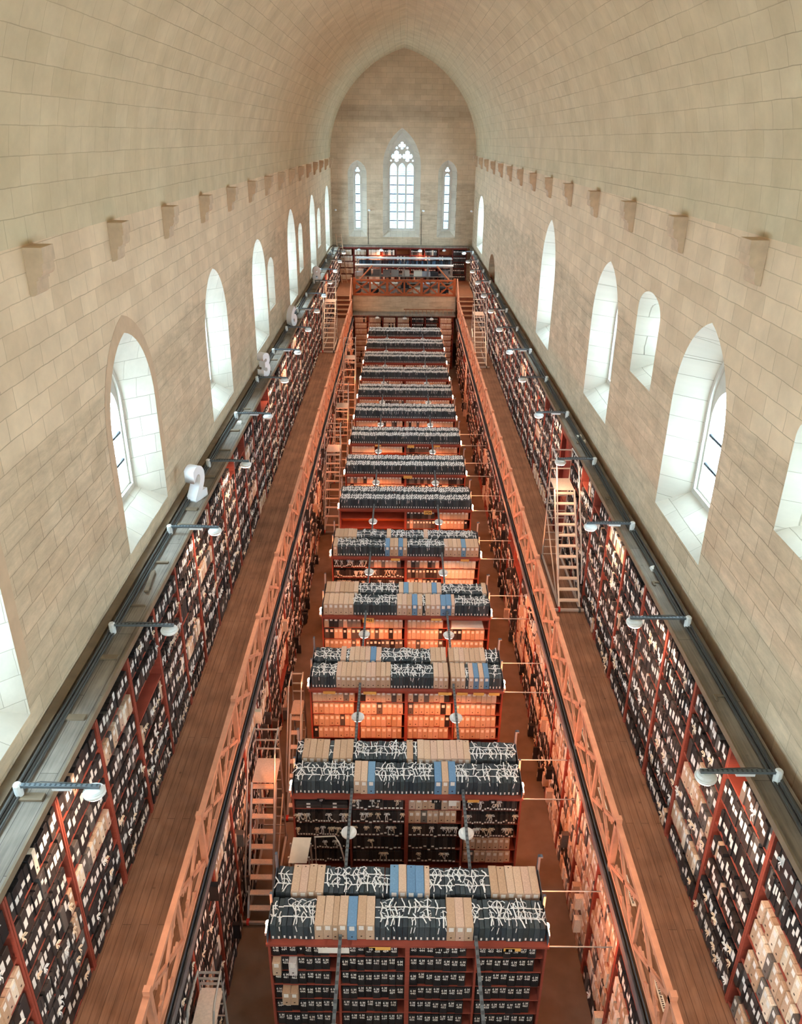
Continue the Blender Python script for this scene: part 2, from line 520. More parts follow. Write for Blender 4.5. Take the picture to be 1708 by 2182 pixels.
# ------------------------------------------------------------------ windows: (side, near y, far y, sill, spring, apex, kind); clear = unseen window added for its light
WIN = [('L', -6.2, -3.8, 5.9, 7.75, 9.08, 'clear'), ('L', -0.9, 1.3, 5.9, 7.75, 9.08, 'clear'), ('R', -6.2, -3.8, 6.1, 8.0, 9.4, 'clear'), ('R', 0.0, 2.2, 6.2, 8.0, 9.4, 'clear'),
       ('L', 4.95, 7.12, 5.90, 7.75, 9.08, 'big'), ('L', 10.77, 12.90, 5.92, 7.75, 9.07, 'big'), ('L', 16.72, 18.95, 5.95, 7.75, 9.04, 'big'),
       ('L', 22.38, 24.68, 5.98, 7.75, 8.93, 'big'), ('L', 29.6, 31.9, 5.85, 7.75, 9.08, 'big'), ('L', 36.8, 39.15, 5.8, 7.75, 9.02, 'big'),
       ('L', 44.1, 46.5, 5.75, 7.7, 8.9, 'big'),
       ('L', 25.0, 26.25, 6.62, 7.75, 8.14, 'slit'), ('L', 32.7, 34.05, 6.5, 7.9, 8.32, 'slit'), ('L', 40.0, 41.5, 6.45, 7.8, 8.22, 'slit'),
       ('R', 6.7, 8.2, 7.76, 8.9, 9.3, 'slit'), ('R', 10.0, 12.12, 6.27, 8.05, 9.48, 'big'), ('R', 13.25, 14.55, 7.82, 9.0, 9.36, 'slit'),
       ('R', 15.75, 17.9, 6.35, 8.1, 9.43, 'big'), ('R', 22.6, 24.85, 6.12, 8.0, 9.52, 'big'), ('R', 42.3, 45.3, 5.95, 7.5, 8.6, 'big')]
DEPTH, SPLAY = 0.42, 0.36

def wall_fn(side):
    if side == 'L':
        return lambda u, v, d: (XL(u) - d, u, v)
    return lambda u, v, d: (XR(u) + d, u, v)

def side_wall(side):
    fn = wall_fn(side)
    outer = [(Y0, 0), (Y1, 0), (Y1, ZS(side, Y1)), (Y0, ZS(side, Y0))]
    holes = []
    for w in WIN:
        if w[0] == side:
            holes.append(lancet(*w[1:6]))
    if side == 'R':
        holes.append(lancet(36.3, 38.9, 5.35, 5.75, 6.62))
    o = plate(outer, holes, fn).build('wall_left' if side == 'L' else 'wall_right', [M_['wall']], fix=False)
    uv_from(o, lambda c: (c.y, c.z))
    tag(o, kind='structure')
side_wall('L'); side_wall('R')

WN = [0]
def window(fn, w, depth, splay, tint='glass', rise=0.36, style='lancet', band=False):
    a0, a1, z0, zs, za = w
    WN[0] += 1
    out = lancet(a0, a1, z0, zs, za)
    s2 = splay
    zi, zsi, zai = z0 + rise, zs - 0.02, za - splay * 0.9
    inn = lancet(a0 + s2, a1 - s2, zi, zsi, zai)
    root = bpy.data.objects.new('window_%d' % WN[0], None)
    COL.objects.link(root); tag(root, kind='structure')
    n = len(out)
    mb = MB()
    mb.add([fn(u, v, 0) for u, v in out] + [fn(u, v, depth) for u, v in inn],
           [(i, (i + 1) % n, n + (i + 1) % n, n + i) for i in range(1, n)])
    o = mb.build('reveal', [M_['dress']], root, fix=False)
    # uv: vertical position and running length round the jamb
    uv_from(o, lambda c: ((c.x + c.y), c.z))
    mb = MB(); mb.add([fn(*out[0], 0), fn(*out[1], 0), fn(*inn[1], depth), fn(*inn[0], depth)], [(0, 1, 2, 3)])
    o = mb.build('sill', [M_['dress']], root, fix=False)
    uv_from(o, lambda c: (c.y + 0.3 * c.z, c.x))
    if band:
        n2 = n - 2
        o1 = lancet(a0, a1, z0 + .5, zs, za); o2 = lancet(a0 - .21, a1 + .21, z0 + .5, zs, za + .26)
        mb = MB(); m_ = len(o1)
        mb.add([fn(u, v, -.003) for u, v in o1[1:]] + [fn(u, v, -.003) for u, v in o2[1:]] + [fn(*o1[0], -.003), fn(*o2[0], -.003)],
               [(i, i + 1, m_ - 1 + i + 1, m_ - 1 + i) for i in range(m_ - 2)] + [(m_ - 2, 2 * m_ - 2, 2 * m_ - 1, 2 * m_ - 3)])
        mb.build('arch_band', [M_['band']], root, fix=False)
    # moulded frame round the glass
    g0, g1 = a0 + s2, a1 - s2
    f2 = 0.07
    fr = lancet(g0 + f2, g1 - f2, zi + 0.09, zsi, zai - f2 * 1.4)
    plate(inn, [fr], lambda u, v, d: fn(u, v, depth + d), 0.12).build('frame', [M_['tracery']], root)
    # tracery: one light with a cusped head and an eyelet over it
    b0, b1, bz, bs, ba = g0 + f2, g1 - f2, zi + 0.09, zsi, zai - f2 * 1.4
    if style == 'lancet':
        cw = (b1 - b0) / 2; cc = (b0 + b1) / 2
        light = lancet(b0 + 0.05, b1 - 0.05, bz + 0.03, bs - 0.15, bs - 0.15 + cw * 0.95)
        eye = foil(cc, (bs - 0.15 + cw * 0.95 + ba) / 2 + 0.01, min(0.2, (ba - (bs - 0.15 + cw * 0.95)) * 0.42), 3)
        holes = [light, eye] if (ba - bs) > 0.35 else [lancet(b0 + 0.05, b1 - 0.05, bz + 0.03, bs, ba - 0.06)]
    else:
        W = b1 - b0; lw = W / 3
        holes = []
        for k in range(3):
            x0 = b0 + k * lw
            holes.append(lancet(x0 + 0.045, x0 + lw - 0.045, bz + 0.03, bs - 0.10, bs + lw * 0.38))
        q = W * 0.235
        vq = bs + lw * 0.42 + q * 0.98
        holes += [foil(b0 + W * 0.285, vq, q * 0.9), foil(b1 - W * 0.285, vq, q * 0.9), foil((b0 + b1) / 2, vq + q * 1.62, q * 0.62)]
        for k in range(3):
            cu = b0 + (k + 0.5) * lw
        holes += [circle((b0 + b1) / 2 - q * 0.88, vq + q * 1.28, q * 0.2, 8), circle((b0 + b1) / 2 + q * 0.88, vq + q * 1.28, q * 0.2, 8),
                  circle(b0 + W * 0.07, vq - q * 0.68, q * 0.16, 8), circle(b1 - W * 0.07, vq - q * 0.68, q * 0.16, 8)]
    outer = lancet(b0, b1, bz, bs, ba)
    plate(outer, holes, lambda u, v, d: fn(u, v, depth + 0.05 + d), 0.09).build('tracery', [M_['tracery']], root)
    gl = plate(outer, [], lambda u, v, d: fn(u, v, depth + 0.10)).build('pane', [M_[tint]], root, fix=False)
    if fn(0, 0, 1)[1] == fn(0, 0, 0)[1]:
        uv_from(gl, lambda c: (c.y, c.z))
    else:
        uv_from(gl, lambda c: (c.x, c.z))
    # iron saddle bars
    mb = MB()
    k = bz + 0.45
    while k < bs - 0.1:
        mb.bar(fn(b0, k, depth + 0.085), fn(b1, k, depth + 0.085), 0.03, 0.04)
        k += 0.47
    if mb.v:
        mb.build('saddle_bar', [M_['iron']], gl)
    # the sky comes in here: portal for sampling the daylight
    ld = bpy.data.lights.new('daylight_portal', 'AREA'); ld.shape = 'RECTANGLE'
    ld.size = b1 - b0; ld.size_y = ba - bz
    ld.cycles.is_portal = True
    lo = bpy.data.objects.new('daylight_portal', ld); COL.objects.link(lo)
    p = Vector(fn((b0 + b1) / 2, (bz + ba) / 2, depth + 0.16)); q_ = Vector(fn((b0 + b1) / 2, (bz + ba) / 2, depth - 0.9))
    lo.location = p
    lo.rotation_euler = (q_ - p).to_track_quat('-Z', 'Y').to_euler()
    return root

for w in WIN:
    if w[6] == 'clear':
        window(wall_fn(w[0]), w[1:6], DEPTH, SPLAY, 'clear')
    elif w[6] == 'big':
        window(wall_fn(w[0]), w[1:6], DEPTH, SPLAY, band=(w[0] == 'L' and w[1] < 12))
    else:
        window(wall_fn(w[0]), w[1:6], 0.5, 0.25, rise=0.25)

# dark doorway niche on the right wall
fnR = wall_fn('R')
dn = lancet(36.3, 38.9, 5.35, 5.75, 6.62)
mb = MB(); n = len(dn)
mb.add([fnR(u, v, 0) for u, v in dn] + [fnR(u, v, 0.6) for u, v in dn], [(i, (i + 1) % n, n + (i + 1) % n, n + i) for i in range(n)] + [tuple(n + i for i in range(n))])
o = mb.build('door_1', [M_['corbel']], fix=False); tag(o, kind='structure')

# end wall
ROWS = []
def vault_half(x, side):
    pass
xl, xr = XL(Y1), XR(Y1)
def profile(y, n=22):
    """vault section at y: list of (x, z) from the left springing over the apex to the right springing"""
    a, b2 = XL(y), XR(y)
    hw = (b2 - a) / 2; cx = (a + b2) / 2
    rise = 5.14
    r = (hw * hw + rise * rise) / (2 * hw)
    e = math.atan2(rise, r - hw)
    zl, zr = ZS('L', y), ZS('R', y)
    L_, R2 = [], []
    for k in range(n + 1):
        t = e * k / n
        dx = r - r * math.cos(t); dz = r * math.sin(t)
        f = k / n
        zb_l = zl * (1 - f) + (zl + zr) / 2 * f
        zb_r = zr * (1 - f) + (zl + zr) / 2 * f
        L_.append((a + dx, zb_l + dz)); R2.append((b2 - dx, zb_r + dz))
    return L_ + R2[::-1][1:]
pf = profile(Y1)
outer = [(xl, 0), (xr, 0)] + pf[::-1]
fe = lambda u, v, d: (u, Y1 + d, v)
ew = [(-1.12, 0.96, 6.06, 9.75, 11.67), (-3.06, -2.02, 6.05, 9.35, 10.04), (1.93, 2.97, 6.06, 9.4, 10.09)]
o = plate(outer, [lancet(*q) for q in ew], fe).build('wall_far', [M_['endwall']], fix=False)
uv_from(o, lambda c: (c.x, c.z)); tag(o, kind='structure')
window(fe, ew[0], 0.35, 0.27, 'glassb', 0.3, 'triple')
window(fe, ew[1], 0.35, 0.27, 'glassb', 0.3)
window(fe, ew[2], 0.35, 0.27, 'glassb', 0.3)
# back wall behind the camera with a large unseen window added to bring in daylight
pb = profile(Y0)
outer = [(XL(Y0), 0), (XR(Y0), 0)] + pb[::-1]
fb = lambda u, v, d: (u, Y0 - d, v)
bw_ = (-2.9, 3.1, 4.5, 11.3, 14.3)
o = plate(outer, [lancet(*bw_)], fb).build('wall_near', [M_['wall']], fix=False)
uv_from(o, lambda c: (c.x, c.z)); tag(o, kind='structure')
window(fb, bw_, 0.35, 0.3, 'clear', 0.3, 'triple')
# vault
ys = [Y0 + (Y1 - Y0) * i / 12 for i in range(13)]
mb = MB(); vs = []; fs = []; uvs = []
for y in ys:
    p = profile(y); s = 0
    for i, (x, z) in enumerate(p):
        if i: s += math.hypot(x - p[i - 1][0], z - p[i - 1][1])
        vs.append((x, y, z)); uvs.append((y, s))
n = len(p)
for j in range(12):
    for i in range(n - 1):
        fs.append((j * n + i, j * n + i + 1, (j + 1) * n + i + 1, (j + 1) * n + i))
mb.add(vs, fs)
o = mb.build('ceiling', [M_['vault']], fix=False)
o.data.polygons.foreach_set('use_smooth', [True] * len(o.data.polygons))
mid = n // 2
uvl = o.data.uv_layers.new(name='UVMap')
for l in o.data.loops:
    uvl.data[l.index].uv = uvs[l.vertex_index]
tag(o, kind='structure')
# crease along the ridge
bm = bmesh.new(); bm.from_mesh(o.data); bm.verts.ensure_lookup_table()
for e in bm.edges:
    if e.verts[0].index % n == mid and e.verts[1].index % n == mid:
        e.smooth = False
bm.to_mesh(o.data); bm.free()
# floor
mb = MB(); mb.add([(XL(Y0), Y0, 0), (XR(Y0), Y0, 0), (XR(Y1), Y1, 0), (XL(Y1), Y1, 0)], [(0, 1, 2, 3)])
tag(mb.build('floor', M_['floor']), kind='structure')

# ------------------------------------------------------------------ corbels
def corbel_mesh():
    prof = [(0, 0), (0.21, 0), (0.21, -0.16), (0.185, -0.17)]
    for k in range(6):
        t = PI / 2 * k / 5
        prof.append((0.115 + 0.075 * math.cos(t), -0.24 - 0.075 * math.sin(t)))
    prof += [(0.115, -0.35), (0.095, -0.355), (0.09, -0.42)]
    for k in range(5):
        t = PI / 2 * k / 4
        prof.append((0.02 + 0.07 * math.cos(t), -0.45 - 0.07 * math.sin(t)))
    prof += [(0.0, -0.52)]
    mb = MB(); n = len(prof)
    mb.add([(x, -0.165, z) for x, z in prof] + [(x, 0.165, z) for x, z in prof],
           [tuple(range(n)), tuple(range(2 * n - 1, n - 1, -1))] + [(i, n + i, n + (i + 1) % n, (i + 1) % n) for i in range(n)])
    return mb
cmesh = None
for side, y0, sp, nn in (('L', 9.2, 2.73, 15), ('R', 9.95, 2.87, 14)):
    for k in range(nn):
        y = y0 + sp * k
        if y > 47.7: break
        if cmesh is None:
            o = corbel_mesh().build('corbel', M_['corbel']); cmesh = o.data
        else:
            o = link('corbel', cmesh)
        x = XL(y) + 0.001 if side == 'L' else XR(y) - 0.002
        o.location = (x, y, ZS(side, y) - 0.02)
        if side == 'R': o.rotation_euler = (0, 0, PI)
        tag(o, 'stepped stone corbel, %s from the near end along the %s wall' % (nth(k + 1), 'left' if side == 'L' else 'right'), 'corbel', 'corbels along the %s wall' % ('left' if side == 'L' else 'right'))

# ------------------------------------------------------------------ galleries
ZW, ZC = 2.85, 5.62
FXL, FXR = -3.54, 3.80          # faces of the upper bookcases
LXL, LXR = -2.50, 2.90          # faces of the lower bookcases
YE = 41.6                       # stairs begin
PZ = 3.72                       # end platform level
for side in 'LR':
    s = 'left' if side == 'L' else 'right'
    mb = MB()
    if side == 'L': mb.box(FXL - 0.02, -2.53, -3, YE, ZW - 0.07, ZW)
    else: mb.box(2.84, FXR + 0.02, -3, YE, ZW - 0.07, ZW)
    tag(mb.build('walkway', M_['walk']), 'long brown plank walkway of the %s gallery' % s, 'walkway')
    # ledge on top of the upper bookcases
    root = thing('ledge', 'dusty grey board ledge on top of the %s gallery bookcases' % s, 'ledge')
    mb = MB()
    if side == 'L':
        mb.hexa([(XL(-3) + .01, -3, ZC - .05), (FXL - .03, -3, ZC - .05), (FXL - .03, 47.9, ZC - .05), (XL(47.9) + .01, 47.9, ZC - .05),
                 (XL(-3) + .01, -3, ZC), (FXL - .03, -3, ZC), (FXL - .03, 47.9, ZC), (XL(47.9) + .01, 47.9, ZC)])
    else:
        mb.hexa([(FXR + .0, -3, ZC - .05), (XR(-3) - .14, -3, ZC - .05), (XR(47.9) - .02, 47.9, ZC - .05), (FXR + .0, 47.9, ZC - .05),
                 (FXR + .0, -3, ZC), (XR(-3) - .14, -3, ZC), (XR(47.9) - .02, 47.9, ZC), (FXR + .0, 47.9, ZC)])
    mb.build('board', M_['ledge'], root)
    mb = MB()
    if side == 'L': mb.box(FXL - .03, FXL - .005, -3, 47.5, ZC - .07, ZC + .018)
    else: mb.box(FXR - .022, FXR, -3, 47.5, ZC - .07, ZC + .018)
    mb.build('lip', M_['ledgelip'], root)
    mb = MB()
    if side == 'L': mb.hexa([(XL(-3) + .012, -3, ZC), (XL(-3) + .13, -3, ZC), (XL(47) + .13, 47, ZC), (XL(47) + .012, 47, ZC),
                             (XL(-3) + .012, -3, ZC + .05), (XL(-3) + .13, -3, ZC + .05), (XL(47) + .13, 47, ZC + .05), (XL(47) + .012, 47, ZC + .05)])
    if mb.v: mb.build('back_board', M_['ledgelip'], root)
    # cables
    mb = MB()
    for q, (dx, dz, r) in enumerate(((0.0, 0.02, 0.018), (0.045, 0.022, 0.02), (0.085, 0.018, 0.014), (0.03, 0.055, 0.014))):
        pts = []
        y = -2.0
        while y < 46.5:
            xb = (XL(y) + 0.17 + dx) if side == 'L' else (XR(y) - 0.19 - dx)
            pts.append((xb + R_.uniform(-.012, .012), y, ZC + .006 + dz + R_.uniform(0, .01)))
            y += 1.3
        mb.tube(pts, r, 5)
    tag(mb.build('cable_run', M_['cable']), 'dark cables and conduits laid along the back of the %s ledge' % s, 'cables')

# battens lying across the left ledge, brackets on the right one
k = 0
yb = [6.15, 7.38, 8.55, 9.79, 11.05, 12.35, 13.0, 14.45, 15.9, 17.1, 18.6, 20.2, 21.9, 23.1, 24.6, 26.3, 28.5, 30.1, 32.2, 34.2, 38.4, 40.3, 42.1, 44.0]
for y in yb:
    k += 1
    mb = MB()
    w = R_.choice((0.03, 0.09, 0.05, 0.1))
    mb.box(-3.86, -3.60 + R_.uniform(-.05, .02), -w / 2, w / 2, 0, 0.025)
    o = mb.build('batten', M_['ledgelip'], None, (0, y, ZC + .002))
    tag(o, 'short wooden batten across the left ledge, %s from the near end' % nth(k), 'batten', 'battens on the left ledge')
k = 0
for y in [7.9, 10.6, 13.7, 16.6, 18.8, 20.2, 21.6, 22.4, 24.6, 25.9, 27.4, 28.9, 30.3, 31.6, 33.1, 34.6, 39.2, 42.4, 44.6]:
    k += 1
    mb = MB(); mb.box(3.86, 4.02, -.016, .016, 0, .02); mb.box(3.86, 3.89, -.016, -.10, 0, .02)
    o = mb.build('bracket', M_['ledgelip'], None, (0, y, ZC + .002))
    tag(o, 'small L-shaped bar on the right ledge, %s from the near end' % nth(k), 'bracket', 'bars on the right ledge')
for (x, y, sx, sy, lab) in ((3.98, 16.9, .12, .16, 'larger crumpled white paper scrap on the right ledge near the second window'), (4.03, 16.6, .07, .09, 'smaller white paper scrap on the right ledge beside the larger one'),
                            (3.98, 11.0, .07, .12, 'single pale slip of paper on the right ledge before the second lamp'), (-3.72, 17.6, .10, .12, 'crumpled white paper on the left ledge beside the third lamp')):
    mb = MB(); mb.hexa([(x - sx/2, y - sy/2, ZC), (x + sx/2, y - sy/2, ZC), (x + sx/2, y + sy/2, ZC), (x - sx/2, y + sy/2, ZC),
                        (x - sx/2.5, y - sy/2.2, ZC + .05), (x + sx/2.8, y - sy/2.4, ZC + .03), (x + sx/2.3, y + sy/2.6, ZC + .06), (x - sx/2.4, y + sy/2.7, ZC + .04)])
    tag(mb.build('paper_scrap', M_['paper']), lab, 'paper')
mb = MB(); mb.bar((-3.78, 10.75, ZC + .03), (-3.72, 10.15, ZC + .03), .06, .03)
tag(mb.build('loose_slat', M_['ledgelip']), 'loose pale slat lying lengthwise on the left ledge by the second lit lamp', 'slat')

# ---- bookcases, one bay each
SHELF_U = [0.05, 0.43, 0.81, 1.19, 1.57, 1.95, 2.33]
SHELF_L = [0.05, 0.43, 0.81, 1.19, 1.57, 1.95, 2.33]
BAY = 1.2
def make_bay(h, depth, levels, label):
    """local: front at y=0 facing -y, width along x, base z=0"""
    t = thing('bookcase', label, 'bookcase')
    mb = MB(); mb.box(-BAY / 2 + .002, -BAY / 2 + .032, 0, depth, 0, h)
    mb.build('upright', M_['red'], t)
    mb = MB(); mb.box(BAY / 2 - .032, BAY / 2 - .002, 0, depth, 0, h)
    mb.build('upright', M_['red'], t)
    mb = MB(); mb.box(-BAY / 2 + .032, BAY / 2 - .032, depth - .02, depth - .005, 0, h)
    mb.build('back_panel', M_['back'], t)
    for z in levels:
        mb = MB(); mb.box(-BAY / 2 + .032, BAY / 2 - .032, 0.012, depth - .02, z - .028, z)
        mb.build('shelf', M_['red'], t)
    return t
bays = {}
protoU = protoL = None
def place_bay(side, level, k, y):
    global protoU, protoL
    s = 'left' if side == 'L' else 'right'
    lv = 'upper' if level == 'U' else 'lower'
    lab = 'red wooden bookcase bay, %s from the near end, %s %s gallery' % (nth(k), lv, s) if level == 'U' else \
        'red wooden bookcase bay under the %s walkway, %s from the near end' % (s, nth(k))
    if level == 'U':
        if protoU is None:
            protoU = make_bay(ZC - ZW - .08, 0.36, SHELF_U, lab); note_kids(protoU); t = protoU
        else:
            t = copy_tree(protoU)
        t.location = ((FXL if side == 'L' else FXR), y, ZW + (0 if y < YE + .6 else PZ - ZW))
        if y > YE + .6: t.scale = (1, 1, (ZC - PZ - .06) / (ZC - ZW - .06))
    else:
        if protoL is None:
            protoL = make_bay(2.76, 0.5, SHELF_L, lab); note_kids(protoL); t = protoL
        else:
            t = copy_tree(protoL)
        t.location = ((LXL if side == 'L' else LXR), y, 0)
    t['label'] = lab
    t['group'] = 'bookcases of the %s %s gallery' % (lv, s)
    t.rotation_euler = (0, 0, PI / 2 if side == 'L' else -PI / 2)
    return t
UPY = {'L': [5.02 - 1.206 + 1.206 * i + 0.6 for i in range(0, 36)], 'R': [5.90 - 1.2 + 1.2 * i + 0.6 for i in range(0, 35)]}
LOY = {'L': [4.8 + 1.2 * i for i in range(31)], 'R': [5.2 + 1.2 * i for i in range(31)]}
DOORBAY = 10
for side in 'LR':
    for k, y in enumerate(UPY[side]):
        if side == 'R' and k == DOORBAY:
            d = bpy.data.objects.new('door_2', None); COL.objects.link(d); tag(d, kind='structure')
            d.location = (FXR, y, ZW); d.rotation_euler = (0, 0, -PI / 2)
            mb = MB(); mb.box(-.59, -.5, 0, .3, 0, 2.7); mb.box(.5, .59, 0, .3, 0, 2.7); mb.box(-.5, .5, 0, .3, 2.55, 2.7); mb.build('door_frame', M_['redd'], d)
            mb = MB(); mb.box(-.5, .5, .1, .14, 0, 2.55)
            for (z0, z1) in ((.2, .95), (1.1, 1.75), (1.9, 2.4)):
                mb.box(-.38, .38, .085, .1, z0, z1)
            mb.build('door_leaf', M_['redd'], d)
            continue
        place_bay(side, 'U', k + 1, y)
    for k, y in enumerate(LOY[side]):
        place_bay(side, 'L', k + 1, y)

# ------------------------------------------------------------------ balustrades
def xpanel(mb, fn, a, b2, z0, z1, th, wd=0.07):
    """cross-braced panel with small cusps; fn(u, v, d)"""
    def qbar(p, q, w):
        d = Vector((q[0] - p[0], q[1] - p[1])); d.normalize(); nrm = Vector((-d.y, d.x)) * w / 2
        c = [(p[0] - nrm.x, p[1] - nrm.y), (q[0] - nrm.x, q[1] - nrm.y), (q[0] + nrm.x, q[1] + nrm.y), (p[0] + nrm.x, p[1] + nrm.y)]
        mb.hexa([fn(u, v, 0) for u, v in c] + [fn(u, v, th) for u, v in c])
    qbar((a, z0), (b2, z1), wd); qbar((a, z1), (b2, z0), wd)
    m_, zm = (a + b2) / 2, (z0 + z1) / 2
    def tri(p):
        c = p
        mb.add([fn(u, v, 0.005) for u, v in c] + [fn(u, v, th - .005) for u, v in c], [(0, 1, 2), (5, 4, 3), (0, 3, 4, 1), (1, 4, 5, 2), (2, 5, 3, 0)])
    h = z1 - z0; w = b2 - a
    tri([(m_ - .10, z0), (m_ + .10, z0), (m_, z0 + .09)]); tri([(m_ - .10, z1), (m_ + .10, z1), (m_, z1 - .09)])
    for su in (-1, 1):
        for sv in (-1, 1):
            cu, cv = m_ + su * w * .27, zm + sv * h * .27
            tri([(cu - su * .10, cv - sv * .07), (cu + su * .02, cv + sv * .02), (cu - su * .005, cv - sv * .10 + sv * .0)])
            tri([(cu - su * .02, cv - sv * .02), (cu + su * .10, cv + sv * .065), (cu + su * .09, cv - sv * .05)])

for side in 'LR':
    s = 'left' if side == 'L' else 'right'
    X0 = -2.60 if side == 'L' else 2.86
    root = thing('balustrade', 'long orange-brown cross-braced timber balustrade of the %s walkway' % s, 'balustrade')
    y = 3.0; posts = []
    while y < YE:
        posts.append(y); y += 2.35
    posts[-1] = YE - .05
    mb = MB(); mb.box(X0 - .005, X0 + .065, posts[0], YE, ZW + .82, ZW + .88); mb.build('top_rail', M_['fence'], root)
    mb = MB(); mb.box(X0 + .005, X0 + .055, posts[0], YE, ZW + .07, ZW + .12); mb.build('bottom_rail', M_['fence'], root)
    for i, p in enumerate(posts):
        mb = MB(); mb.box(X0 - .005, X0 + .07, p - .038, p + .038, ZW, ZW + .95)
        mb.build('post', M_['fence'], root)
        if i + 1 < len(posts):
            q = posts[i + 1]; mdl = (p + q) / 2
            fnx = lambda u, v, d: (X0 + .01 + d, u, v)
            mb = MB(); mb.box(X0 + .01, X0 + .05, mdl - .03, mdl + .03, ZW + .12, ZW + .82); mb.build('stile', M_['fence'], root)
            for a, b2 in ((p + .045, mdl - .03), (mdl + .03, q - .045)):
                mb = MB(); xpanel(mb, fnx, a, b2, ZW + .12, ZW + .82, .035, .05); mb.build('cross_brace', M_['fence'], root)
    mb = MB()
    xt = -2.535 if side == 'L' else 2.78
    mb.box(xt, xt + .07, -2, YE, ZW - .09, ZW - .08); mb.box(xt, xt + .008, -2, YE, ZW - .08, ZW + .03); mb.box(xt + .062, xt + .07, -2, YE, ZW - .08, ZW + .03)
    mb.box(xt + .02, xt + .05, -2, YE, ZW - .08, ZW - .03)
    tag(mb.build('cable_tray', M_['tray']), 'grey metal cable tray along the outer edge of the %s walkway' % s, 'cable tray')

# printed strips on the right walkway edge
ystr = [17.6, 15.75, 13.2, 11.7, 10.3, 8.95, 7.37, 6.0]
for k, y in enumerate(reversed(ystr)):
    t = thing('label_strip', 'white printed strip on the right walkway boards, %s from the near end' % nth(k + 1), 'label', (3.07, y, ZW), 0, 'printed strips on the right walkway')
    mb = MB(); mb.box(-.028, .028, -.24, .24, 0, .004); mb.build('strip', M_['paper'], t)
    mb = MB()
    u = -.2
    while u < .2:
        w = R_.uniform(.012, .03); mb.box(-.012, .012, u, u + w * .5, .004, .0055); u += w
    mb.build('printing', M_['ink'], t)

# ------------------------------------------------------------------ lamps
def spot(name, loc, energy, col, size=0.12, angle=165, parent=None):
    ld = bpy.data.lights.new(name, 'SPOT'); ld.energy = energy; ld.color = col; ld.shadow_soft_size = size
    ld.spot_size = math.radians(angle); ld.spot_blend = 0.35
    o = bpy.data.objects.new(name, ld); COL.objects.link(o); o.location = loc
    return o

def disc_parts(t, c, lit):
    """round bulkhead floodlight hanging face down at local c"""
    mb = MB(); mb.lathe([(0.05, .0), (0.085, -.012), (0.10, -.03), (0.10, -.045)], 20, c); hs = mb.build('housing', M_['housing'], t)
    mb = MB(); mb.lathe([(0.112, -.04), (0.116, -.055), (0.112, -.075), (0.10, -.085)], 20, c); mb.build('rim', M_['rim'], hs)
    mb = MB(); mb.lathe([(0.098, -.083), (0.09, -.10), (0.05, -.115), (0.01, -.12)], 20, c); mb.build('lens', M_['lens'] if lit else M_['lensoff'], hs)

def channel(mb, a, b2, w=.045, n=14, lat=(0, 1, 0)):
    """perforated U channel from a to b; slots as darker inlays (material 1)"""
    a = Vector(a); b2 = Vector(b2); lat = Vector(lat)
    mb.bar(a, b2, w, .03)
    d = (b2 - a)
    for k in range(n):
        p = a + d * ((k + .3) / n); q = a + d * ((k + .7) / n)
        up_ = Vector((0, 0, .0155))
        mb.bar(p + up_ + lat * w * .2, q + up_ + lat * w * .2, .007, .003, m=1); mb.bar(p + up_ - lat * w * .2, q + up_ - lat * w * .2, .007, .003, m=1)

OFF = {'L': {1, 4}, 'R': set()}
for side in 'LR':
    s = 'left' if side == 'L' else 'right'
    y0 = 6.17 if side == 'L' else 6.47
    for k in range(-1, 14):
        y = y0 + 2.93 * k
        if y > 47: break
        x1 = -3.1 if side == 'L' else 3.27
        x0 = (XL(y) + .24) if side == 'L' else (XR(y) - .25)
        lit = k not in OFF[side]
        if k >= 0:
            t = thing('floodlight', ('%s round floodlight on a grey arm over the %s walkway, %s from the near end' % ('lit' if lit else 'unlit', s, nth(k + 1))), 'lamp', (x1, y, ZC + .13), 0, 'floodlights of the %s gallery' % s)
            mb = MB(); channel(mb, (x0 - x1, 0, .02), (.06 if side == 'R' else -.06, 0, .02) if False else ((-.07 if side == 'R' else .07), 0, .02), .045, 16)
            mb.build('arm', [M_['chan'], M_['slot']], t)
            disc_parts(t, (0, 0, .0), lit)
            mb = MB(); mb.lathe([(.03, -.128), (.045, -.11), (.045, .03), (.03, .05)], 10, (x0 - x1, 0, 0)); mb.build('junction_box', M_['housing'], t)
            if k % 2 == 0:
                mb = MB(); xx = (FXL + .12 - x1) if side == 'L' else (FXR - .12 - x1)
                mb.box(xx - .1, xx + .1, -.02, .02, -.03, .003); mb.build('ballast', M_['housing'], t)
            mb = MB(); mb.tube([(x0 - x1, .02, .0), ((x0 - x1) * .7, .03, .045), ((x0 - x1) * .3, .02, .043), (0, .02, .02)], .007, 5); mb.build('wire', M_['cable'], t)
        if lit:
            spot('floodlight_beam', (x1, y, ZC - .01), LAMP, WARMW)

# ------------------------------------------------------------------ documents
# every item: kind, loc, rz, w, d, h, colour, extras
KB = [rgb(36, 35, 36), rgb(42, 40, 41), rgb(32, 31, 33)]
DK = [rgb(46, 42, 42), rgb(54, 50, 50), rgb(38, 36, 37), rgb(62, 54, 51), rgb(70, 64, 62), rgb(50, 42, 39)]
SLATE = [rgb(62, 72, 76), rgb(55, 64, 70), rgb(70, 78, 82), rgb(58, 66, 68), rgb(50, 58, 64)]
TAN = [rgb(194, 166, 141), rgb(188, 159, 133), rgb(199, 172, 148), rgb(182, 152, 125), rgb(196, 166, 146)]
BLUE = [rgb(104, 140, 172), rgb(110, 146, 174), rgb(98, 134, 166)]
GREYB = [rgb(96, 90, 86), rgb(82, 78, 76), rgb(110, 104, 98)]
PALE = [rgb(222, 204, 180), rgb(228, 214, 194)]
WHT = rgb(232, 228, 222); TAPE = rgb(226, 226, 224); CREAM = rgb(226, 208, 184)

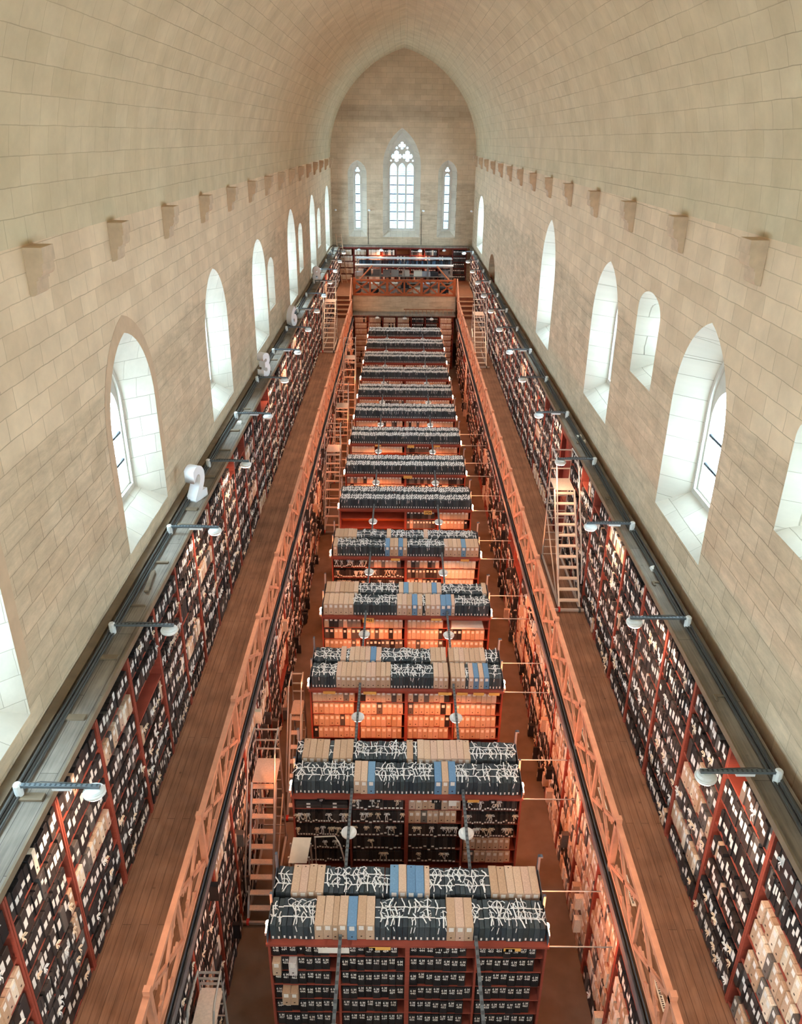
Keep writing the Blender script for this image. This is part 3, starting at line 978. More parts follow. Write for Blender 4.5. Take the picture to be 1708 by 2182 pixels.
def bx(x0, x1, y0, y1, z0, z1):
    v = [(x0, y0, z0), (x1, y0, z0), (x1, y1, z0), (x0, y1, z0), (x0, y0, z1), (x1, y0, z1), (x1, y1, z1), (x0, y1, z1)]
    f = [(4, 5, 6, 7), (0, 1, 5, 4), (1, 2, 6, 5), (2, 3, 7, 6), (3, 0, 4, 7), (0, 3, 2, 1)]
    return v, f

def strip(pts, w, lat):
    """flat tape along pts, widened along lat"""
    lat = Vector(lat).normalized() * w / 2
    v = []; f = []
    for p in pts:
        p = Vector(p); v.append(tuple(p - lat)); v.append(tuple(p + lat))
    for i in range(len(pts) - 1):
        f.append((2 * i, 2 * i + 1, 2 * i + 3, 2 * i + 2))
    return v, f

def join(parts):
    V = []; F = []
    for v, f in parts:
        n = len(V); V += list(v); F += [tuple(n + i for i in q) for q in f]
    return V, F

def body_chamfer(w, d, h, c=.006):
    """case with softened edges"""
    hw = w / 2
    v = []; f = []
    for z, i in ((0, c), (c, 0), (h - c, 0), (h, c)):
        for (x, y) in ((-hw + i + c * (i == 0) * 0, i), (hw - i, i), (hw - i, d - i), (-hw + i, d - i)):
            v.append((x, y, z))
    for k in range(3):
        for j in range(4):
            f.append((k * 4 + j, k * 4 + (j + 1) % 4, k * 4 + 4 + (j + 1) % 4, k * 4 + 4 + j))
    f.append((3, 2, 1, 0)); f.append((12, 13, 14, 15))
    return v, f

def item_parts(it, fine):
    """dict part -> (verts, faces, colour, material key, y-shift) in local space: front at y=0 facing -y"""
    rr = random.Random(it['seed'])
    w, d, h = it['w'], it['d'], it['h']
    P = {}
    P['body'] = ((body_chamfer(w, d, h) if fine else bx(-w / 2, w / 2, 0, d, 0, h)), it['col'], 'board')
    k = it['kind']
    if k == 'tied_bundle':
        lw = w * .32
        lx = rr.uniform(-.1, .1) * w
        P['label'] = (bx(lx - lw / 2, lx + lw / 2, -.002, .001, .018, .062), WHT, 'label')
        rib = []
        tw = it.get('tw', .015)
        for fy in (.32, .68):
            y = d * fy
            rib.append(bx(-w / 2 - .001, w / 2 + .001, y - .007, y + .007, h - .001, h + .004))
            if it.get('tw', 0) > .02:
                a = rr.uniform(-.5, .5)
                rib.append(strip([(-.03, y - .06, h + .004), (math.sin(a) * .05, y + .01, h + .03), (.03, y + .07, h + .006)], tw, (1, .3, 0)))
            if rr.random() < it.get('knot', .8):
                # a bow: two loops and two loose ends lying over the board
                a = rr.uniform(-.7, .7)
                for sgn in (-1, 1):
                    ln = rr.uniform(.05, .12)
                    dx, dy = math.sin(a) * ln, sgn * math.cos(a) * ln
                    zz = h + rr.uniform(.012, .035)
                    pts = [(0, y, h + .006), (dx * .5, y + dy * .5, zz), (dx, y + dy, h + .008)]
                    if fine: pts += [(dx * 1.25, y + dy * 1.3, h + rr.uniform(.004, .02))]
                    rib.append(strip(pts, tw * rr.uniform(.8, 1.3), (math.cos(a), -sgn * math.sin(a), .2)))
                if fine and rr.random() < .6:
                    ln = rr.uniform(.035, .06); s = rr.choice((-1, 1))
                    pts = [(0, y, h + .006)] + [(s * ln * math.sin(t) , y + ln * (1 - math.cos(t)) * rr.choice((1, 1)), h + .01 + .015 * math.sin(t)) for t in (0.8, 1.8, 2.8, 4.0, 5.2)] + [(0, y + .004, h + .008)]
                    rib.append(strip(pts, tw, (.2, .3, 1)))
        if rr.random() < .28:
            x = rr.uniform(-.3, .3) * w
            rib.append(strip([(x, d * .3, h + .006), (x + .01, .06, h + .01), (x, -.006, h - .01), (x + rr.uniform(-.02, .02), -.01, h - rr.uniform(.05, .12))], .012, (1, .1, 0)))
        P['tape'] = (join(rib), TAPE, 'ribbon')
    elif k == 'archive_box':
        lw = min(w * .56, .066)
        P['label'] = (bx(-lw / 2, lw / 2, -.002, .001, h * .66, h * .66 + lw * 1.15), WHT, 'label')
        if fine:
            P['finger_hole'] = (bx(-.011, .011, -.0015, .001, h * .2, h * .2 + .016), rgb(30, 20, 16), 'board')
            if it.get('tophole'):
                P['finger_hole'] = (join([bx(-.011, .011, -.0015, .001, h * .2, h * .2 + .016), bx(-.010, .010, d * .9, d * .9 + .012, h - .001, h + .0015)]), rgb(40, 28, 22), 'board')
    elif k == 'register':
        if it.get('lab', True):
            lw = min(w * .7, .062); lz = (it.get('lz', .42) + rr.choice((0, 0, 1)) * rr.uniform(-.16, .22)) * h; lh = it.get('lh', .065)
            P['label'] = (bx(-lw / 2, lw / 2, -.0025, .001, lz, lz + lh), it.get('lcol', WHT), 'label')
        if it.get('rib'):
            z = h * (it['ribz'] if 'ribz' in it else rr.uniform(.35, .85)); rib = []
            a = rr.uniform(-.4, .4)
            tcol = CREAM if rr.random() < .6 else TAPE
            for s in (-1, 1):
                L1 = rr.uniform(.035, .06)
                pts = [(0, -.004, z), (s * L1 * .7, -.03, z + .03), (s * L1, -.035, z + .004), (s * L1 * .5, -.02, z - .012), (0, -.006, z)]
                rib.append(strip(pts, .014, (0, 1, .3)))
                e = rr.uniform(.06, .16)
                pts = [(0, -.006, z), (s * .014, -.028, z - e * .4), (s * rr.uniform(.0, .04), -.014, z - e)]
                rib.append(strip(pts, .014, (1, 0, 0)))
            P['tape'] = (join(rib), tcol, 'ribbon')
    return P

ITEMS = []
def add_item(kind, loc, rz, w, d, h, col, label, **kw):
    it = dict(kind=kind, loc=(loc[0], loc[1], loc[2] + .002), rz=rz, w=w, d=d, h=h, col=col, label=label, seed=len(ITEMS) * 7 + 3, **kw)
    ITEMS.append(it)
    return it

COLN = {}
for nm, L in (('black', DK), ('slate grey', SLATE), ('tan', TAN), ('blue', BLUE), ('grey', GREYB), ('pale', PALE)):
    for c in L: COLN[c] = nm

# ---- shelf units down the middle
UY = [6.91, 9.42, 12.05, 14.52, 17.13, 19.83, 22.23, 24.77, 27.3, 29.75, 32.22, 34.71, 37.09, 39.49]
UX0, UX1, UZ = -1.63, 1.95, 2.40
UCX = (UX0 + UX1) / 2; UW = UX1 - UX0
UD = 1.0
LEV = [0.06, 0.35, 0.64, 0.93, 1.22, 1.51, 1.80, 2.09]
def make_unit(label):
    t = thing('shelf_unit', label, 'shelf unit')
    mb = MB(); mb.box(-UW / 2 - .03, UW / 2 + .03, -.04, UD + .03, UZ - .04, UZ); mb.build('top_board', M_['red'], t)
    mb = MB(); mb.box(-UW / 2 + .03, UW / 2 - .03, .015, .035, UZ - .10, UZ - .04); mb.build('fascia', M_['red'], t)
    for s in (-1, 1):
        mb = MB(); mb.box(s * UW / 2 - .015, s * UW / 2 + .015, 0, UD, 0, UZ - .04); mb.build('side_panel', M_['red'], t)
    for k in (1, 2, 3):
        x = -UW / 2 + UW * k / 4
        mb = MB(); mb.box(x - (.03 if k == 2 else .015), x + (.03 if k == 2 else .015), 0, UD, 0, UZ - .04); mb.build('divider', M_['red'], t)
    mb = MB(); mb.box(-UW / 2 + .015, UW / 2 - .015, .48, .50, 0, UZ - .04); mb.build('back_panel', M_['back'], t)
    for z in LEV:
        mb = MB(); mb.box(-UW / 2 + .015, UW / 2 - .015, .035, UD - .035, z - .02, z); mb.build('shelf', M_['red'], t)
    for s in (-1, 1):
        x = s * (UW / 2 + .012)
        mb = MB()
        mb.hexa([(x - .006, -.01, UZ), (x + .006, -.01, UZ), (x + .006, UD, UZ), (x - .006, UD, UZ),
                 (x - .006, -.01, UZ + .16), (x + .006, -.01, UZ + .16), (x + .006, UD, UZ + .23), (x - .006, UD, UZ + .23)])
        mb.box(x - .016, x + .016, UD - .05, UD, UZ, UZ + .48); mb.box(x - .016, x + .016, .42, .46, UZ, UZ + .36)
        mb.box(x - .016 + s * .0, x + .016 + s * .03, UD - .05, UD, UZ + .46, UZ + .48)
        mb.build('end_guard', M_['guard'], t)
    return t
uproto = make_unit('low red double-sided shelf unit nearest the camera'); note_kids(uproto)
uproto['group'] = 'shelf units down the middle'
UN = []
for i, y in enumerate(UY):
    u = uproto if i == 0 else copy_tree(uproto)
    u.location = (UCX, y, 0)
    if i: u['label'] = 'low red double-sided shelf unit, %s from the camera' % nth(i + 1)
    UN.append('the nearest unit' if i == 0 else 'the %s nearest unit' % nth(i + 1))

WID = {'B': .066, 'T': .106, 'S': .116, 't': .07, '_': .05}
TOPS = {0: ('BBBBBBBBTTtTSTTBBBBBBBBBBBBBTTTBBBBBBBBBBBBB', 'BBBTTTTBBBBBBBBBBBBBSTSStBBBBBBBBBBBBTTTTTT'),
        1: ('BBBBBBBBBBBBBBTTSBBBBBBBBBBBBBBSTSBBBBBBBBBBBBBBB', 'BTTTTBTTTBBBBBBBBBBBBBTBTTTTTTTTBBBBBBBBBBB'),
        2: ('BBBBBBBBTTTTTTTTTTTBBBBBBBBBBBBBBTTT_TTTBTSTSBBBB', 'BBBBBBBBTBTTTTSTBBBBBBBBBBBBBBBTTT_TTTTTTTBBBB'),
        3: ('TTTTTTBBBBBBBBBBBBBBTTTSTBTTTSStBBBBBBBBBBB', 'TTTTTTTBBBBBBBBBBBBBBTSTTTTTSTBBBBBBBBBBBBBBT'),
        4: ('TBBBBBBBBBBBBBBBBBBSTTSTBBBBBBBBBBBBBBTTTTSTTT', 'TTTTTBBBBBBBBBBBTBBBBBBBBBBBBTBBBBBBBBBBBBBBBBBB')}
for i, y in enumerate(UY):
    rows = TOPS.get(i, ('B' * 54, 'B' * 54))
    for r, row in enumerate(rows):
        tot = sum(WID[c] for c in row)
        sc_ = (UW - .05) / tot
        x = UX0 + .025
        yy = y + (.03 if r == 0 else .53)
        cnt = {}
        for c in row:
            w = WID[c] * sc_
            if c != '_':
                cnt[c] = cnt.get(c, 0) + 1
                nm = {'B': 'black tied bundle', 'T': 'tan archive box', 't': 'narrow tan archive box', 'S': 'blue archive box'}[c]
                lab = '%s, %s from left, %s row atop %s' % (nm, nth(cnt[c]), 'front' if r == 0 else 'rear', UN[i])
                jy = R_.uniform(0, .015)
                if c == 'B':
                    add_item('tied_bundle', (x + w / 2, yy + jy, UZ), R_.uniform(-.012, .012), w - .004, .42, .255 + R_.uniform(-.012, .012), R_.choice(SLATE), lab, group='tied bundles on the shelf unit tops', knot=.8 if i < 5 else 1.0, tw=.015 if i < 5 else .022)
                else:
                    add_item('archive_box', (x + w / 2, yy + jy, UZ), R_.uniform(-.006, .006), w - .003, .44, .275 + R_.uniform(-.006, .006), R_.choice(BLUE if c == 'S' else TAN), lab, tophole=(r == 1 and R_.random() < .5), group='archive boxes on the shelf unit tops')
            x += w

# faces of the units: one code per bay and shelf (top shelf first)
# K black file boxes with white writing; T tan boxes; t tan mixed with dark; D dark boxes; R thin tied registers; F flat folders; E empty; W pale boxes; . nothing
FACE = {0: ['KKKKKKKK', 'KKKKKKKK', 'KKKKKKKK', 'KKKKKKKK'],
        1: ['FRRRRRRR', 'PPPPPPPP', 'TTPPPPPP', 'RRRTTTTT'],
        2: ['TTTTTTTT', 'TTTTTTTT', 'TTTTTTTT', 'TTTTTTTT'],
        3: ['ttTTTTTT', 'TtDTTTTT', 'TTTTTTTT', 'EtTTTTTT'],
        4: ['RRRRRRRR', 'tPPPTTTT', 'tDtTTTTT', 'WWWWWWWW'],
        5: ['EETTTTTT', 'EETTTTTT', 'DDDDDDDD', 'TTTTTTTT'],
        6: ['TTTTTTTT', 'TTTTTTTT', 'DDDDDDDD', 'DDDDDDDD'],
        7: ['WTTTTTTT', 'WETTTTTT', 'DDTTTTTT', 'TTTTTTTT']}
ROWN = ['top', 'second', 'third', 'fourth', 'fifth', 'sixth', 'seventh', 'bottom']
BAYN = ['left bay', 'second bay', 'third bay', 'right bay']
FILEBOX = []
for i, y in enumerate(UY):
    face = FACE.get(i, [R_.choice(('TTTT', 'TTTT', 'DDDD', 'TDTD')) for _ in range(4)])
    prev = (UY[i - 1] + UD) if i else None
    for b in range(4):
        xa = UX0 + UW * b / 4 + .03; xb = UX0 + UW * (b + 1) / 4 - .03
        for r in range(8):
            z = LEV[7 - r]
            if prev:
                zlim = H - (H - 2.68) * y / prev
                if z + .27 < zlim: break
            else:
                pp = project((0, y, z + .2))
                if pp[1] > 2230: break
            code = face[b][r % len(face[b])]
            top_h = (UZ - .1 - z) if r == 0 else .29
            x = xa; cnt = 0
            if code == 'E': continue
            if code == 'F':
                for q in range(2):
                    for st in range(2):
                        ww = (xb - xa) / 2 - .01
                        add_item('register', (xa + ww / 2 + q * (ww + .01), y + .03, z + st * .075), 0, ww, .36, .07, R_.choice(DK), 'flat black folder, %s of the %s stack, top shelf of %s' % ('lower' if st == 0 else 'upper', 'left' if q == 0 else 'right', UN[i]), lz=.2, lh=.03, rib=False, group='flat folders')
                continue
            while True:
                if code in 'Tt': w = R_.uniform(.088, .108)
                elif code == 'W': w = R_.uniform(.09, .10)
                elif code == 'D': w = R_.uniform(.075, .11)
                elif code == 'K': w = R_.uniform(.098, .112)
                elif code == 'P': w = R_.uniform(.055, .075)
                else: w = R_.uniform(.036, .048)
                if x + w > xb: break
                cnt += 1
                where = '%s from left, %s shelf, %s of %s' % (nth(cnt), ROWN[r], BAYN[b], UN[i])
                xx = x + w / 2
                if code in 'TtWD':
                    dark = R_.random() < {'T': .10, 't': .45, 'W': 0, 'D': .93}[code]
                    c = R_.choice(GREYB + DK[:2]) if dark else R_.choice(PALE if code == 'W' else TAN)
                    add_item('archive_box', (xx, y + .015 + R_.uniform(0, .02), z), 0, w - .004, .36, .245, c, '%s archive box, %s' % (COLN[c], where), group='archive boxes in the middle units')
                elif code == 'K':
                    special = None
                    if b == 0 and r == 1 and cnt == 1: special = TAN[0]
                    if b == 0 and r == 1 and cnt == 3: special = rgb(206, 200, 196)
                    if b == 0 and r == 3 and cnt in (2, 3): special = TAN[3]
                    if special:
                        nm = 'pale grey' if special[2] > .4 else 'tan'
                        add_item('archive_box', (xx, y - (.05 if r == 1 else .07), z), 0, w - .003, .36, .25, special, 'protruding %s box, %s' % (nm, where), group='archive boxes in the middle units')
                    else:
                        hh = R_.uniform(.235, .262)
                        FILEBOX.append((xx, y + .02 + R_.uniform(0, .03), z, w - .004, .34, min(hh, top_h - .01), 'black lettered file box, %s' % where))
                else:
                    hh = .235 if code == 'P' else R_.uniform(.19, .225)
                    add_item('register', (xx, y + .02, z), R_.uniform(-.02, .02), w - .003, .3, hh, R_.choice(DK), 'black tied register, %s' % where, lz=.08, lh=.03, rib=R_.random() < (.4 if r < 3 else .15), ribz=.9, group='registers in the middle units')
                x += w

# ---- galleries
def fill_gallery(side, level):
    s = 'left' if side == 'L' else 'right'
    ysx = UPY[side] if level == 'U' else LOY[side]
    levels = SHELF_U if level == 'U' else SHELF_L
    z0 = ZW if level == 'U' else 0
    fx = {('L', 'U'): FXL, ('R', 'U'): FXR, ('L', 'L'): LXL, ('R', 'L'): LXR}[(side, level)]
    rz = PI / 2 if side == 'L' else -PI / 2
    for k, yc in enumerate(ysx):
        if side == 'R' and level == 'U' and k == DOORBAY: continue
        endbay = level == 'U' and yc > YE + .6
        zs = (ZC - PZ - .06) / (ZC - ZW - .06) if endbay else 1
        zb = PZ if endbay else z0
        if endbay and yc > 47.2: continue
        boxy = 0.05
        if level == 'U' and side == 'R' and k == 0: boxy = .75
        if level == 'L' and side == 'R' and yc < 11.5: boxy = .8
        elif level == 'L' and side == 'R' and R_.random() < .3: boxy = .5
        if level == 'L' and side == 'L' and R_.random() < .3: boxy = .4
        if level == 'L' and side == 'L' and yc < 11: boxy = .15
        for j, zl in enumerate(levels):
            top = (levels[j + 1] - .03 if j + 1 < len(levels) else (2.70 if level == 'U' else 2.74)) - zl
            zz = zb + zl * zs; top *= zs
            a = yc - BAY / 2 + .04; b2 = yc + BAY / 2 - .04
            style = 'box' if R_.random() < boxy else R_.choice(('reg', 'reg', 'reg', 'thin', 'wide'))
            if R_.random() < .012: continue
            u = a; cnt = 0; base = R_.choice(DK); base_h = R_.choice((.25, .28, .30, .32))
            lz = R_.uniform(.3, .5); ribp = R_.choice((.0, .05, .10, .18, .4)); labp = R_.choice((.98, .95, .85))
            if level == 'U' and j == len(levels) - 1 and R_.random() < .12: b2 -= R_.uniform(.2, .6)
            shelf_name = ROWN[len(levels) - 1 - j] if j else 'bottom'
            while True:
                w = {'box': R_.uniform(.095, .11), 'reg': R_.uniform(.06, .105), 'thin': R_.uniform(.04, .06), 'wide': R_.uniform(.085, .135)}[style]
                if u + w > b2: break
                hh = min(top - .02, base_h + R_.choice((.02, .02, .045)) * R_.uniform(-1, 1)) if style != 'box' else min(top - .02, R_.uniform(.25, .30))
                cnt += 1
                out = R_.uniform(-.01, .02)
                if level == 'L' and R_.random() < .03: out = -.10
                x = fx - out if side == 'L' else fx + out
                wh = '%s from front, %s shelf, %s bay %s %s gallery' % (nth(cnt), shelf_name, nth(k + 1), 'upper' if level == 'U' else 'lower', s)
                yy = u + w / 2
                if style == 'box' or R_.random() < .02:
                    c = R_.choice(TAN + PALE) if R_.random() < .85 else R_.choice(GREYB)
                    add_item('archive_box', (x, yy, zz), rz, w - .004, .34, hh, c, '%s archive box, %s' % (COLN[c], wh), group='archive boxes in the side galleries')
                else:
                    c = base if R_.random() < .7 else R_.choice(DK + GREYB[:1])
                    rib = R_.random() < ribp; lb = R_.random() < labp
                    nm = '%s register %s' % (COLN[c], 'with bow' if rib else ('with white label' if lb else 'without label'))
                    add_item('register', (x, yy, zz), rz + R_.uniform(-.02, .02), w - .003, .32, hh, c, '%s, %s' % (nm, wh), lab=lb, lz=lz, lh=R_.choice((.06, .075, .10, .12)), rib=rib, group='registers in the side galleries')
                u += w
for side in 'LR':
    fill_gallery(side, 'U'); fill_gallery(side, 'L')

# ---- end cases: lower bookcase under the platform and the wall of cases behind it
EYL, EYU = 42.35, 47.5
def end_case(x0, x1, y, z0, z1, nlev, n, name):
    t = thing('bookcase', name, 'bookcase', ((x0 + x1) / 2, y, z0))
    w = (x1 - x0); hw = w / 2; h = z1 - z0
    for s in (-1, 1):
        mb = MB(); mb.box(s * hw - (.03 if s > 0 else 0), s * hw + (.03 if s < 0 else 0), 0, .38, 0, h); mb.build('upright', M_['redd'], t)
    mb = MB(); mb.box(-hw + .03, hw - .03, .36, .375, 0, h); mb.build('back_panel', M_['back'], t)
    for j in range(nlev):
        z = .04 + j * (h - .12) / nlev
        mb = MB(); mb.box(-hw + .03, hw - .03, .01, .36, z - .028, z); mb.build('shelf', M_['redd'], t)
    mb = MB(); mb.box(-hw, hw, -.01, .38, h - .08, h); mb.build('cornice', M_['redd'], t)
    return [(x0 + .04, x1 - .04, y, z0 + .04 + j * (h - .12) / nlev, (h - .12) / nlev - .03) for j in range(nlev)]
for k in range(7):
    w = 5.2 / 7; xa = -2.48 + k * w
    lv = end_case(xa, xa + w, EYL, 0, 2.84, 9, k, 'dark red bookcase below the end platform, %s from left' % nth(k + 1))
    for j, (a, b2, y, z, hh) in enumerate(lv):
        u = a; c0 = 0
        dark = k in (4, 5) and j > 5
        while u + .1 < b2:
            w_ = R_.uniform(.075, .095); c0 += 1
            c = R_.choice(DK) if dark or R_.random() < .06 else R_.choice(TAN)
            add_item('archive_box', (u + w_ / 2, y + .02, z), 0, w_ - .004, .3, hh - .015, c, '%s archive box, %s from left, %s shelf up, %s bookcase below the platform' % (COLN[c], nth(c0), nth(j + 1), nth(k + 1)), group='archive boxes at the far end')
            u += w_
for k in range(9):
    w = 7.2 / 9; xa = -3.6 + k * w + (.05)
    lv = end_case(xa, xa + w, EYU, PZ, 5.55, 5, k, 'red bookcase against the far wall, %s from left' % nth(k + 1))
    for j, (a, b2, y, z, hh) in enumerate(lv):
        u = a; c0 = 0
        if j == 4 and k in (4, 7): continue
        while u + .1 < b2:
            w_ = R_.uniform(.07, .11); c0 += 1
            if k in (0, 1, 2): c = R_.choice(PALE + TAN[:2])
            elif k == 8: c = R_.choice(DK)
            else: c = R_.choice(GREYB + DK + PALE)
            add_item('archive_box', (u + w_ / 2, y + .02, z), 0, w_ - .004, .3, hh - .03, c, '%s archive box, %s from left, %s shelf up, %s far wall bookcase' % (COLN[c], nth(c0), nth(j + 1), nth(k + 1)), group='archive boxes at the far end')
            u += w_

# ---- emit items: the 300 largest of each kind are objects, the rest one object per kind
def set_cols(me, cols):
    at = me.color_attributes.new(name='col', type='FLOAT_COLOR', domain='POINT')
    at.data.foreach_set('color', np.asarray(cols, dtype=np.float32).ravel())
def prio(it):
    x, y, z = it['loc']
    p = project((x, y, z + it['h'] * .5))
    if p is None or not (4 < p[0] < 1704 and 4 < p[1] < 2178): return -1
    side = abs(it['rz']) > 1
    ex = it['w'] * it['h'] * (abs(x) / math.sqrt(x * x + y * y + (H - z) ** 2) if side else .6) + (0 if side else it['w'] * it['d'] * .7 * (1.0 if z > 2.3 else .15))
    return ex / (p[2] ** 2)
def world_pts(it, vs):
    c, s = math.cos(it['rz']), math.sin(it['rz'])
    a = np.asarray(vs, dtype=float)
    o = np.empty_like(a)
    o[:, 0] = a[:, 0] * c - a[:, 1] * s + it['loc'][0]
    o[:, 1] = a[:, 0] * s + a[:, 1] * c + it['loc'][1]
    o[:, 2] = a[:, 2] + it['loc'][2]
    return o
STUFFLAB = {'tied_bundle': ('black tied bundles in close rows on the farther shelf unit tops', 'bundle'),
            'archive_box': ('tan archive boxes filling the farther shelves', 'box'),
            'register': ('dark labelled registers packed along the farther gallery shelves', 'register')}
CATN = {'tied_bundle': 'bundle', 'archive_box': 'box', 'register': 'register'}
for kind in ('tied_bundle', 'archive_box', 'register'):
    L = [it for it in ITEMS if it['kind'] == kind]
    L.sort(key=prio, reverse=True)
    seen = set()
    for it in L[:300]:
        P = item_parts(it, True)
        root = None
        for pn, ((v, f), col, mk) in P.items():
            if not v: continue
            me = bpy.data.meshes.new(kind if pn == 'body' else pn)
            me.from_pydata([tuple(q) for q in v], [], f)
            me.materials.append(M_[mk])
            set_cols(me, [col] * len(v))
            o = bpy.data.objects.new(kind if pn == 'body' else pn, me)
            COL.objects.link(o)
            if pn == 'body':
                root = o; o.location = it['loc']; o.rotation_euler = (0, 0, it['rz'])
                tag(o, it['label'], CATN[kind], it['group'])
            else:
                o.parent = root
    V = []; F = []; C = []; MI = []; n = 0
    mk_i = {'board': 0, 'label': 1, 'ribbon': 2}
    for it in L[300:]:
        P = item_parts(it, False)
        for pn, ((v, f), col, mk) in P.items():
            if not v: continue
            V.append(world_pts(it, v)); C.extend([col] * len(v))
            F.extend([tuple(n + i for i in q) for q in f]); MI.extend([mk_i[mk]] * len(f))
            n += len(v)
    me = bpy.data.meshes.new(kind)
    me.from_pydata([tuple(q) for q in np.concatenate(V)], [], F)
    for mk in ('board', 'label', 'ribbon'): me.materials.append(M_[mk])
    me.polygons.foreach_set('material_index', MI)
    set_cols(me, C)
    o = link(kind, me)
    tag(o, STUFFLAB[kind][0], STUFFLAB[kind][1], kind='stuff')

# ------------------------------------------------------------------ writing
TXT = {}
def text_mesh(body, size, extrude=0.0, offset=0.0, align='CENTER', name='lettering', mat_=None, spacing=1.0):
    key = (body, size, extrude, offset, mat_.name if mat_ else '')
    if key in TXT: return TXT[key]
    cu = bpy.data.curves.new(name, 'FONT')
    cu.body = body; cu.size = size; cu.extrude = extrude; cu.offset = offset; cu.align_x = align; cu.align_y = 'CENTER'
    cu.resolution_u = 5; cu.space_line = .9
    ob = bpy.data.objects.new('text_tmp', cu); COL.objects.link(ob)
    dg = bpy.context.evaluated_depsgraph_get()
    me = bpy.data.meshes.new_from_object(ob.evaluated_get(dg))
    bpy.data.objects.remove(ob)
    me.name = name
    me.materials.clear()
    if mat_: me.materials.append(mat_)
    TXT[key] = me
    return me
num = 440
fb_mat = M_['board']
for (x, y, z, w, d, h, lab) in FILEBOX:
    v, f = body_chamfer(w, d, h)
    me = bpy.data.meshes.new('file_box'); me.from_pydata(v, [], f); me.materials.append(fb_mat)
    set_cols(me, [R_.choice(KB)] * len(v))
    o = link('file_box', me, None, (x, y, z + .002)); tag(o, lab, 'file box', 'black file boxes in the nearest unit')
    tm = text_mesh('6 M\n%d' % (440 + (num % 24)), .06, 0, .0015, name='lettering', mat_=M_['paper']); num += 1
    t = link('lettering', tm, o, (0, -.002, h * .68)); t.rotation_euler = (PI / 2, 0, 0); t.scale = (.8, 1, 1)

# year cards and number plates on the fascias
NUMW = {'9': 'nine', '10': 'ten', '11': 'eleven', '12': 'twelve', '17': 'seventeen', '18': 'eighteen', '19': 'nineteen', '20': 'twenty'}
def sign(kind, text, x, i, w, h, drop=0.0):
    y = UY[i] - .055
    z = UZ - .015 - h - drop
    t = thing(kind, ('%s hanging from the fascia of %s' % (('yellow year card') if kind == 'year_card' else ('small black plate numbered %s' % NUMW[text]), UN[i])), 'card' if kind == 'year_card' else 'number plate', (UX0 + UW * x, y, z), 0, 'signs on the shelf units')
    mb = MB(); mb.box(-w / 2, w / 2, -.003, .003, 0, h); mb.build('plate', M_['card'] if kind == 'year_card' else M_['plate'], t)
    tm = text_mesh(text, h * .75, 0, .002, name='lettering', mat_=M_['ink'] if kind == 'year_card' else M_['paper'])
    o = link('lettering', tm, t, (0, -.0045, h * .5)); o.rotation_euler = (PI / 2, 0, 0)
for k, nmb in enumerate(('9', '10', '11', '12')): sign('number_plate', nmb, (k + .47) / 4, 0, .12, .07)
for k, nmb in enumerate(('17', '18', '19', '20')): sign('number_plate', nmb, (k + .5) / 4, 1, .12, .07)
sign('year_card', '1955', .275, 3, .24, .11); sign('year_card', '1924', .67, 5, .22, .11)
blank = [(0, .40, .28, .05), (0, .875, .22, .05), (1, .79, .18, .05), (2, .10, .23, .06), (2, .31, .24, .06), (2, .70, .25, .06), (2, .79, .2, .06), (2, .875, .2, .06), (2, .955, .2, .06),
         (3, .68, .22, .05), (4, .43, .22, .06), (4, .9, .2, .06), (6, .52, .26, .09), (7, .55, .22, .09), (7, .79, .2, .06), (7, .25, .2, .05)]
for k, (i, x, w, h) in enumerate(blank):
    mb = MB(); mb.box(-w / 2, w / 2, -.003, .003, 0, h)
    o = mb.build('card_strip', M_['card'], None, (UX0 + UW * x, UY[i] - .055, UZ - .012 - h))
    tag(o, 'orange card strip under the top board of %s, %s from left' % (UN[i], nth(sum(1 for q in blank if q[0] == i and q[1] <= x))), 'card', 'card strips on the shelf units')
mb = MB(); mb.box(-.2, .2, -.003, .003, 0, .1)
tag(mb.build('paper_notice', M_['paper'], None, (UX0 + UW * .235, UY[0] - .055, UZ - .13)), 'white paper notice hanging from the fascia of the nearest unit', 'notice')
mb = MB(); mb.box(-.06, .06, -.003, .003, 0, .11)
tag(mb.build('paper_notice', M_['paper'], None, (UX0 + UW * .70, UY[1] - .055, UZ - .14)), 'small white paper slip hanging from the second unit from the camera', 'notice')
mb = MB(); mb.hexa([(-.36, -.10, 0), (.36, -.10, 0), (.34, .28, 0), (-.34, .28, 0), (-.34, -.10, .045), (.34, -.12, .05), (.31, .25, .06), (-.31, .26, .06)])
tag(mb.build('paper_parcel', M_['paper'], None, (UX0 + UW * .87, UY[3] + .10, LEV[7] + .002)), 'large flat white paper parcel on the fourth unit, top shelf at right', 'parcel')

# ------------------------------------------------------------------ aisle lamps, end bulbs, rods
for i in range(-1, 13):
    ya = (UY[i] + UD + .02) if i >= 0 else 4.6
    yb2 = UY[i + 1] - .04
    ymid = (ya + yb2) / 2 - .02
    lit = i >= 1
    for j, x in enumerate((-.70, 1.03)):
        where = 'in front of the nearest unit' if i < 0 else 'in the aisle behind %s' % UN[i]
        t = thing('aisle_lamp', '%s round lamp on a channel %s, %s one' % ('lit' if lit else 'unlit', where, 'left' if j == 0 else 'right'), 'lamp', (x, ymid, UZ + .12), 0, 'lamps over the aisles')
        mb = MB(); channel(mb, (0, ya - ymid - .25, .02), (0, yb2 - ymid + .04, .02), .04, 22, (1, 0, 0)); mb.build('channel', [M_['chan'], M_['slot']], t)
        disc_parts(t, (0, 0, .0), lit)
        mb = MB(); mb.box(-.015, .015, yb2 - ymid + .01, yb2 - ymid + .04, -.12, .03); mb.build('bracket', M_['chan'], t)
        if lit:
            spot('aisle_lamp_beam', (x, ymid, UZ - .03), AISLE, WARM, .1, 172)
BULBON = {0: (.35, .8), 1: (1, 1), 2: (.3, 1)}
